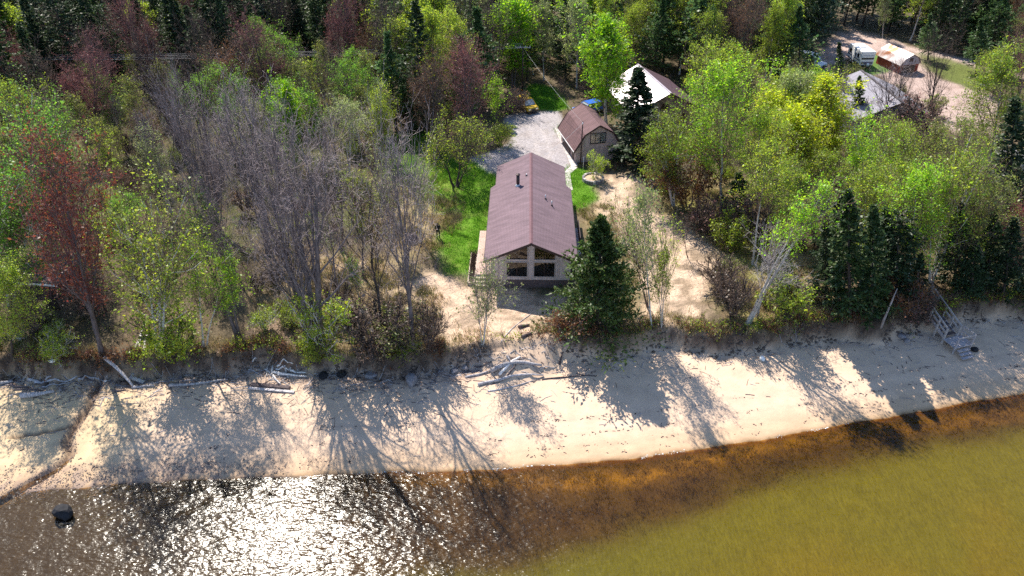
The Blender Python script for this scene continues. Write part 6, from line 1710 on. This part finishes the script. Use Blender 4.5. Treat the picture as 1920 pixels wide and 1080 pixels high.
# ---- cut logs and a bench like stack left of the person
x, y, z = gat(775, 452)
fw = thing('log_stack', 'small dark stack of cut logs in the brush left of the person', 'log stack', (x, y, z), R(10))
for r_ in range(3):
    for k in range(5 - r_): MB().tube([(-.7 + k * .3 + r_ * .15, -.35, .14 + r_ * .26), (-.7 + k * .3 + r_ * .15, .35, .14 + r_ * .26)], .14, 10).build('cut_log', M['drift_dark'], fw, True)

# ================================================================== GROUND COVER
def stuff(name, V, Q, mats, mq=None, label=None):
    o = link(name, mesh_np(name, V, Q, mats=mats, mq=mq)); o['kind'] = 'stuff'
    if label: o['label'] = label
    return o
def sample(n, box, fn):
    """n points in a box kept with probability fn(x, y)"""
    xs, ys = [], []; tot = 0
    while tot < n:
        x = rg.uniform(box[0], box[1], n * 2); y = rg.uniform(box[2], box[3], n * 2)
        k = rg.random(len(x)) < fn(x, y); xs.append(x[k]); ys.append(y[k]); tot += int(k.sum())
        if len(xs) > 40: break
    x = np.concatenate(xs)[:n]; y = np.concatenate(ys)[:n]
    return x, y
def pm(x, y, *ps): 
    r_ = np.zeros(len(x))
    for p in ps: r_ = np.maximum(r_, poly_mask(x, y, p, .8, 1.0, 77))
    return r_
HARD = (P_drive, P_lot)
def no_house(x, y):
    k = np.ones(len(x))
    for bx_, by_, br_ in ((1.7, 56, 4.6), (1.7, 61, 4.6), (1.9, 67, 4.4), (10, 82, 4.0), (19, 95, 6)): k *= ((x - bx_) ** 2 + (y - by_) ** 2 > br_ ** 2)
    return k
def tufts(n, box, fn, h, w, blades, name, mat, spread=.12):
    x, y = sample(n, box, fn); n = len(x); z = terrain_full(x, y)
    c = np.stack([x, y, z - .02], 1)[:, None] + np.concatenate([rg.normal(0, spread, (n, blades, 2)), np.zeros((n, blades, 1))], 2)
    c = c.reshape(-1, 3); m_ = len(c)
    hh = h * np.exp(rg.normal(0, .35, m_))
    az = rg.random(m_) * 6.28; tip = c + np.stack([np.cos(az) * hh * .45, np.sin(az) * hh * .45, hh], 1)
    s = np.stack([-np.sin(az), np.cos(az), np.zeros(m_)], 1) * w
    V = np.stack([c - s, c + s, tip + s * .15, tip - s * .15], 1).reshape(-1, 3)
    return stuff(name, V, np.arange(m_ * 4).reshape(-1, 4), [M[mat]])
M['grass_dry'] = mat_leaf('grass_dry', (.44, .35, .19), (.46, .36, .18), .35, .35)
M['grass_green'] = mat_leaf('grass_green', (.10, .24, .02), (.16, .38, .02), .45, .35)
M['grass_olive'] = mat_leaf('grass_olive', (.16, .17, .04), (.2, .22, .05), .4, .35)
edge_fn = lambda x, y: np.exp(-((y - y_bluff(x) - .9) / 1.1) ** 2) * (fbm(x, y, .5, 2, 31) > .42)
dry_fn = lambda x, y: np.maximum(pm(x, y, P_drygrass, P_dry2, P_dry3, P_dry4) * (fbm(x, y, .7, 3, 32) > .43), edge_fn(x, y)) * (y > y_bluff(x) + .1) * (1 - pm(x, y, *HARD)) * no_house(x, y)
tufts(11000, (-40, 42, 40, 72), dry_fn, .30, .02, 6, 'dry_grass', 'grass_dry')
tufts(5000, (-60, 60, 38, 80), lambda x, y: dry_fn(x, y) * (fbm(x, y, .35, 2, 33) > .52), .26, .022, 6, 'olive_grass', 'grass_olive')
lawn_fn = lambda x, y: pm(x, y, P_lawn_left, P_lawn_right, P_lawn_back, P_field, P_lawn_strip, P_lawn_e) * no_house(x, y) * (1 - pm(x, y, P_drive)) * (.35 + .65 * (fbm(x, y, .6, 2, 34) > .5))
tufts(16000, (-24, 64, 48, 108), lawn_fn, .13, .02, 5, 'lawn_grass', 'grass_green', .16)
# woodland brush: low twigs and leaves too many to count
def brush(n, box, fn, name, h, ntw, nlf, tw, lf):
    x, y = sample(n, box, fn); n = len(x); z = terrain_full(x, y)
    c0 = np.stack([x, y, z], 1)
    c = np.repeat(c0, ntw, 0); m_ = len(c); H = np.repeat(h * np.exp(rg.normal(0, .35, n)), ntw) * rg.uniform(.6, 1.1, m_)
    az = rg.random(m_) * 6.28; ln = rg.uniform(.2, .8, m_)
    tip = c + np.stack([np.cos(az) * H * ln, np.sin(az) * H * ln, H], 1); s = np.stack([-np.sin(az), np.cos(az), 0 * az], 1) * .009
    V1 = np.stack([c - s, c + s, tip + s * .4, tip - s * .4], 1).reshape(-1, 3)
    cc = np.repeat(c0, nlf, 0) + np.concatenate([rg.normal(0, h * .4, (n * nlf, 2)), np.abs(rg.normal(h * .5, h * .3, (n * nlf, 1)))], 1)
    V2, Q2 = leaves(rg, cc, len(cc), .11, .02, flatz=.6)
    V = np.concatenate([V1, V2]); Q = np.arange(len(V)).reshape(-1, 4)
    return stuff(name, V, Q, [M[tw], M[lf]], np.concatenate([np.zeros(m_, int), np.ones(len(V2) // 4, int)]))
wood_fn = lambda x, y: (y > y_bluff(x) + .6) * (1 - pm(x, y, P_drive, P_lawn_back, P_lawn_left, P_field, P_lawn_right, P_sand_r, P_sand_f, P_lot, P_trailer_grass, P_lawn_far, P_lawn_e)) * no_house(x, y)
brush(3600, (-72, -6, 40, 112), lambda x, y: wood_fn(x, y) * (fbm(x, y, .3, 3, 35) > .42), 'brushwood', .9, 12, 9, 'twig_brown', 'leaf_olive')
brush(2200, (8, 78, 40, 112), lambda x, y: wood_fn(x, y) * (fbm(x, y, .3, 3, 36) > .42), 'brushwood', .8, 12, 9, 'twig_brown', 'leaf_olive')
brush(2600, (-60, 60, 36, 62), lambda x, y: (1 - .9 * (np.abs(x - .5) < 5.5) - .6 * ((x > 8) & (x < 21))) * np.exp(-((y - y_bluff(x) - .55) / .45) ** 2) * (fbm(x, y * 0, .45, 2, 37) > .42), 'bluff_brush', .55, 12, 8, 'twig_brown', 'leaf_rust')
brush(1500, (-66, 66, 36, 62), lambda x, y: (1 - .9 * (np.abs(x - .5) < 5.5) - .75 * ((x > 8) & (x < 21))) * np.exp(-((y - y_bluff(x) - .7) / .5) ** 2) * (fbm(x, y * 0, .45, 2, 39) > .5), 'bluff_greenery', .6, 6, 18, 'twig_brown', 'leaf_green')
# roots hanging out of the cut bank
x = rg.uniform(-62, 62, 420); y = y_bluff(x) + rg.normal(.12, .14, len(x)); k = np.abs(x - 1.2) > 4; x, y = x[k], y[k]; z = terrain_full(x, y)
a = np.stack([x, y, z + .02], 1); ln = rg.uniform(.25, .95, len(x)); dx = rg.normal(0, .35, len(x)) * ln
P_ = np.zeros((len(x), 4, 3))
for k in range(4):
    t = k / 3; P_[:, k] = a + np.stack([dx * t, -.55 * ln * t ** .8 - .03, -ln * t ** 1.5], 1) + rg.normal(0, .03, (len(x), 3)) * t
    P_[:, k, 2] = np.maximum(P_[:, k, 2], terrain_full(P_[:, k, 0], P_[:, k, 1]) + .03)
V, Q = tubes(P_, np.full(P_.shape[:2], .016) * np.linspace(1, .5, 4), 3); stuff('bank_roots', V, Q, [M['twig_brown']])
# sticks and bark washed up on the sand
def sticks(n, fn, name, L0, mat):
    x, y = sample(n, (-62, 62, 30, 60), fn); n = len(x); az = rg.normal(0, .5, n) + (rg.random(n) < .3) * rg.random(n) * 3; ln = L0 * np.exp(rg.normal(0, .5, n))
    P_ = np.zeros((n, 3, 3))
    for k in range(3):
        u_ = (k - 1) * .5; xx = x + np.cos(az) * ln * u_; yy = y + np.sin(az) * ln * u_ + (k == 1) * ln * .06
        P_[:, k] = np.stack([xx, yy, terrain_full(xx, yy) + .02], 1)
    V, Q = tubes(P_, np.repeat((.012 + .018 * rg.random(n))[:, None], 3, 1), 3); stuff(name, V, Q, [M[mat]])
foot_fn = lambda x, y: np.exp(-np.clip(-(y - y_bluff(x) + .6), 0, 9) / 1.1) * (y < y_bluff(x) - .3) * (.25 + .75 * sstep(14, -4, x))
sticks(1500, foot_fn, 'driftwood_sticks', .5, 'drift'); sticks(1400, foot_fn, 'dark_sticks', .4, 'drift_dark')
def wrack(x, y):
    s = y - y_shore(x); w_ = 0
    for off in (1.35, 2.5, 3.9, .75): w_ = np.maximum(w_, np.exp(-((s - off - .5 * (fbm(x, y * 0, .25, 2, 71 + int(off * 10)) - .5)) / .13) ** 2) * (off > 1 or .5))
    return w_ * (fbm(x, y * 0 + 4, .6, 2, 55) > .47)
sticks(900, wrack, 'wrack_line', .12, 'drift_dark')
# pebbles by the water at left and along the creek
def pebbles(n, fn, name, r0, mat, box=(-46, 40, 28, 50)):
    x, y = sample(n, box, fn); n = len(x); r = r0 * np.exp(rg.normal(0, .45, n)); z = terrain_full(x, y) + r * .25
    oc = np.array([(1, 0, 0), (-1, 0, 0), (0, 1, 0), (0, -1, 0), (0, 0, .7), (0, 0, -.7)])
    V = np.stack([x, y, z], 1)[:, None] + oc[None] * r[:, None, None] * rg.uniform(.6, 1.3, (n, 6, 1))
    T3 = np.array([(0, 2, 4), (2, 1, 4), (1, 3, 4), (3, 0, 4), (2, 0, 5), (1, 2, 5), (3, 1, 5), (0, 3, 5)])
    tr3 = (T3[None] + (np.arange(n) * 6)[:, None, None]).reshape(-1, 3)
    o = link(name, mesh_np(name, V.reshape(-1, 3), None, tr3, [M[mat]])); o['kind'] = 'stuff'
peb_fn = lambda x, y: sstep(-13, -24, x) * sstep(2.6, .4, y - y_shore(x)) * (y > y_shore(x) - .9) * (fbm(x, y, .8, 2, 57) > .38)
pebbles(6000, peb_fn, 'pebbles', .03, 'pebble_stone'); pebbles(1500, lambda x, y: (dist_poly(x, y, creek) < .5) * (y < y_bluff(x)) * 1.0, 'creek_pebbles', .035, 'pebble_stone', (-40, -24, 30, 46))
pebbles(350, lambda x, y: (y > y_shore(x)) * (y < y_bluff(x)) * .5, 'beach_pebbles', .025, 'stone_dark')

pebbles(2600, lambda x, y: np.exp(-((y - y_bluff(x) + .25) / .4) ** 2) * (fbm(x, y, .8, 2, 58) > .45) * (np.abs(x - 1.2) > 3.2), 'soil_clods', .085, 'clod', (-62, 62, 34, 60))
# flecks of foam along the waterline
x = rg.uniform(-16, 26, 900); y = y_shore(x) + rg.normal(-.02, .06, 900); k = fbm(x, y * 0, .7, 2, 66) > .44; x, y = x[k], y[k]
r = .014 * np.exp(rg.normal(0, .5, len(x))); an = np.arange(6) * PI / 3
z = np.maximum(terrain_full(x, y), 0) + .012
V = np.stack([x[:, None] + np.cos(an) * r[:, None] * 1.6, y[:, None] + np.sin(an) * r[:, None] * .7, np.repeat(z[:, None], 6, 1)], -1)
V2 = np.stack([x, y, z + .015], 1)[:, None]
V = np.concatenate([V, V2], 1).reshape(-1, 3)
T3 = np.array([(i, (i + 1) % 6, 6) for i in range(6)])
o = link('foam', mesh_np('foam', V, None, (T3[None] + (np.arange(len(x)) * 7)[:, None, None]).reshape(-1, 3), [M['white']])); o['kind'] = 'stuff'

# weed growing on the lake bed
M['weed_brown'] = mat_leaf('weed_brown', (.07, .042, .018), (.08, .05, .02), .3, .4); M['weed_gold'] = mat_leaf('weed_gold', (.26, .17, .04), (.28, .18, .04), .3, .3)
y_e = lambda x: np.interp(x, edge[eo, 0], edge[eo, 1])
belt = lambda x, y: (y < y_shore(x) - .35) * sstep(-.6, 2.2, y - y_e(x)) * (.3 + .7 * (fbm(x, y, .8, 2, 87) > .45))
tufts(9000, (-14, 42, 24, 46), belt, .13, .012, 4, 'lake_weed', 'weed_brown', .1)
tufts(3500, (-8, 42, 24, 46), lambda x, y: belt(x, y) * (y > y_shore(x) - 4.5), .10, .012, 3, 'golden_weed', 'weed_gold', .1)
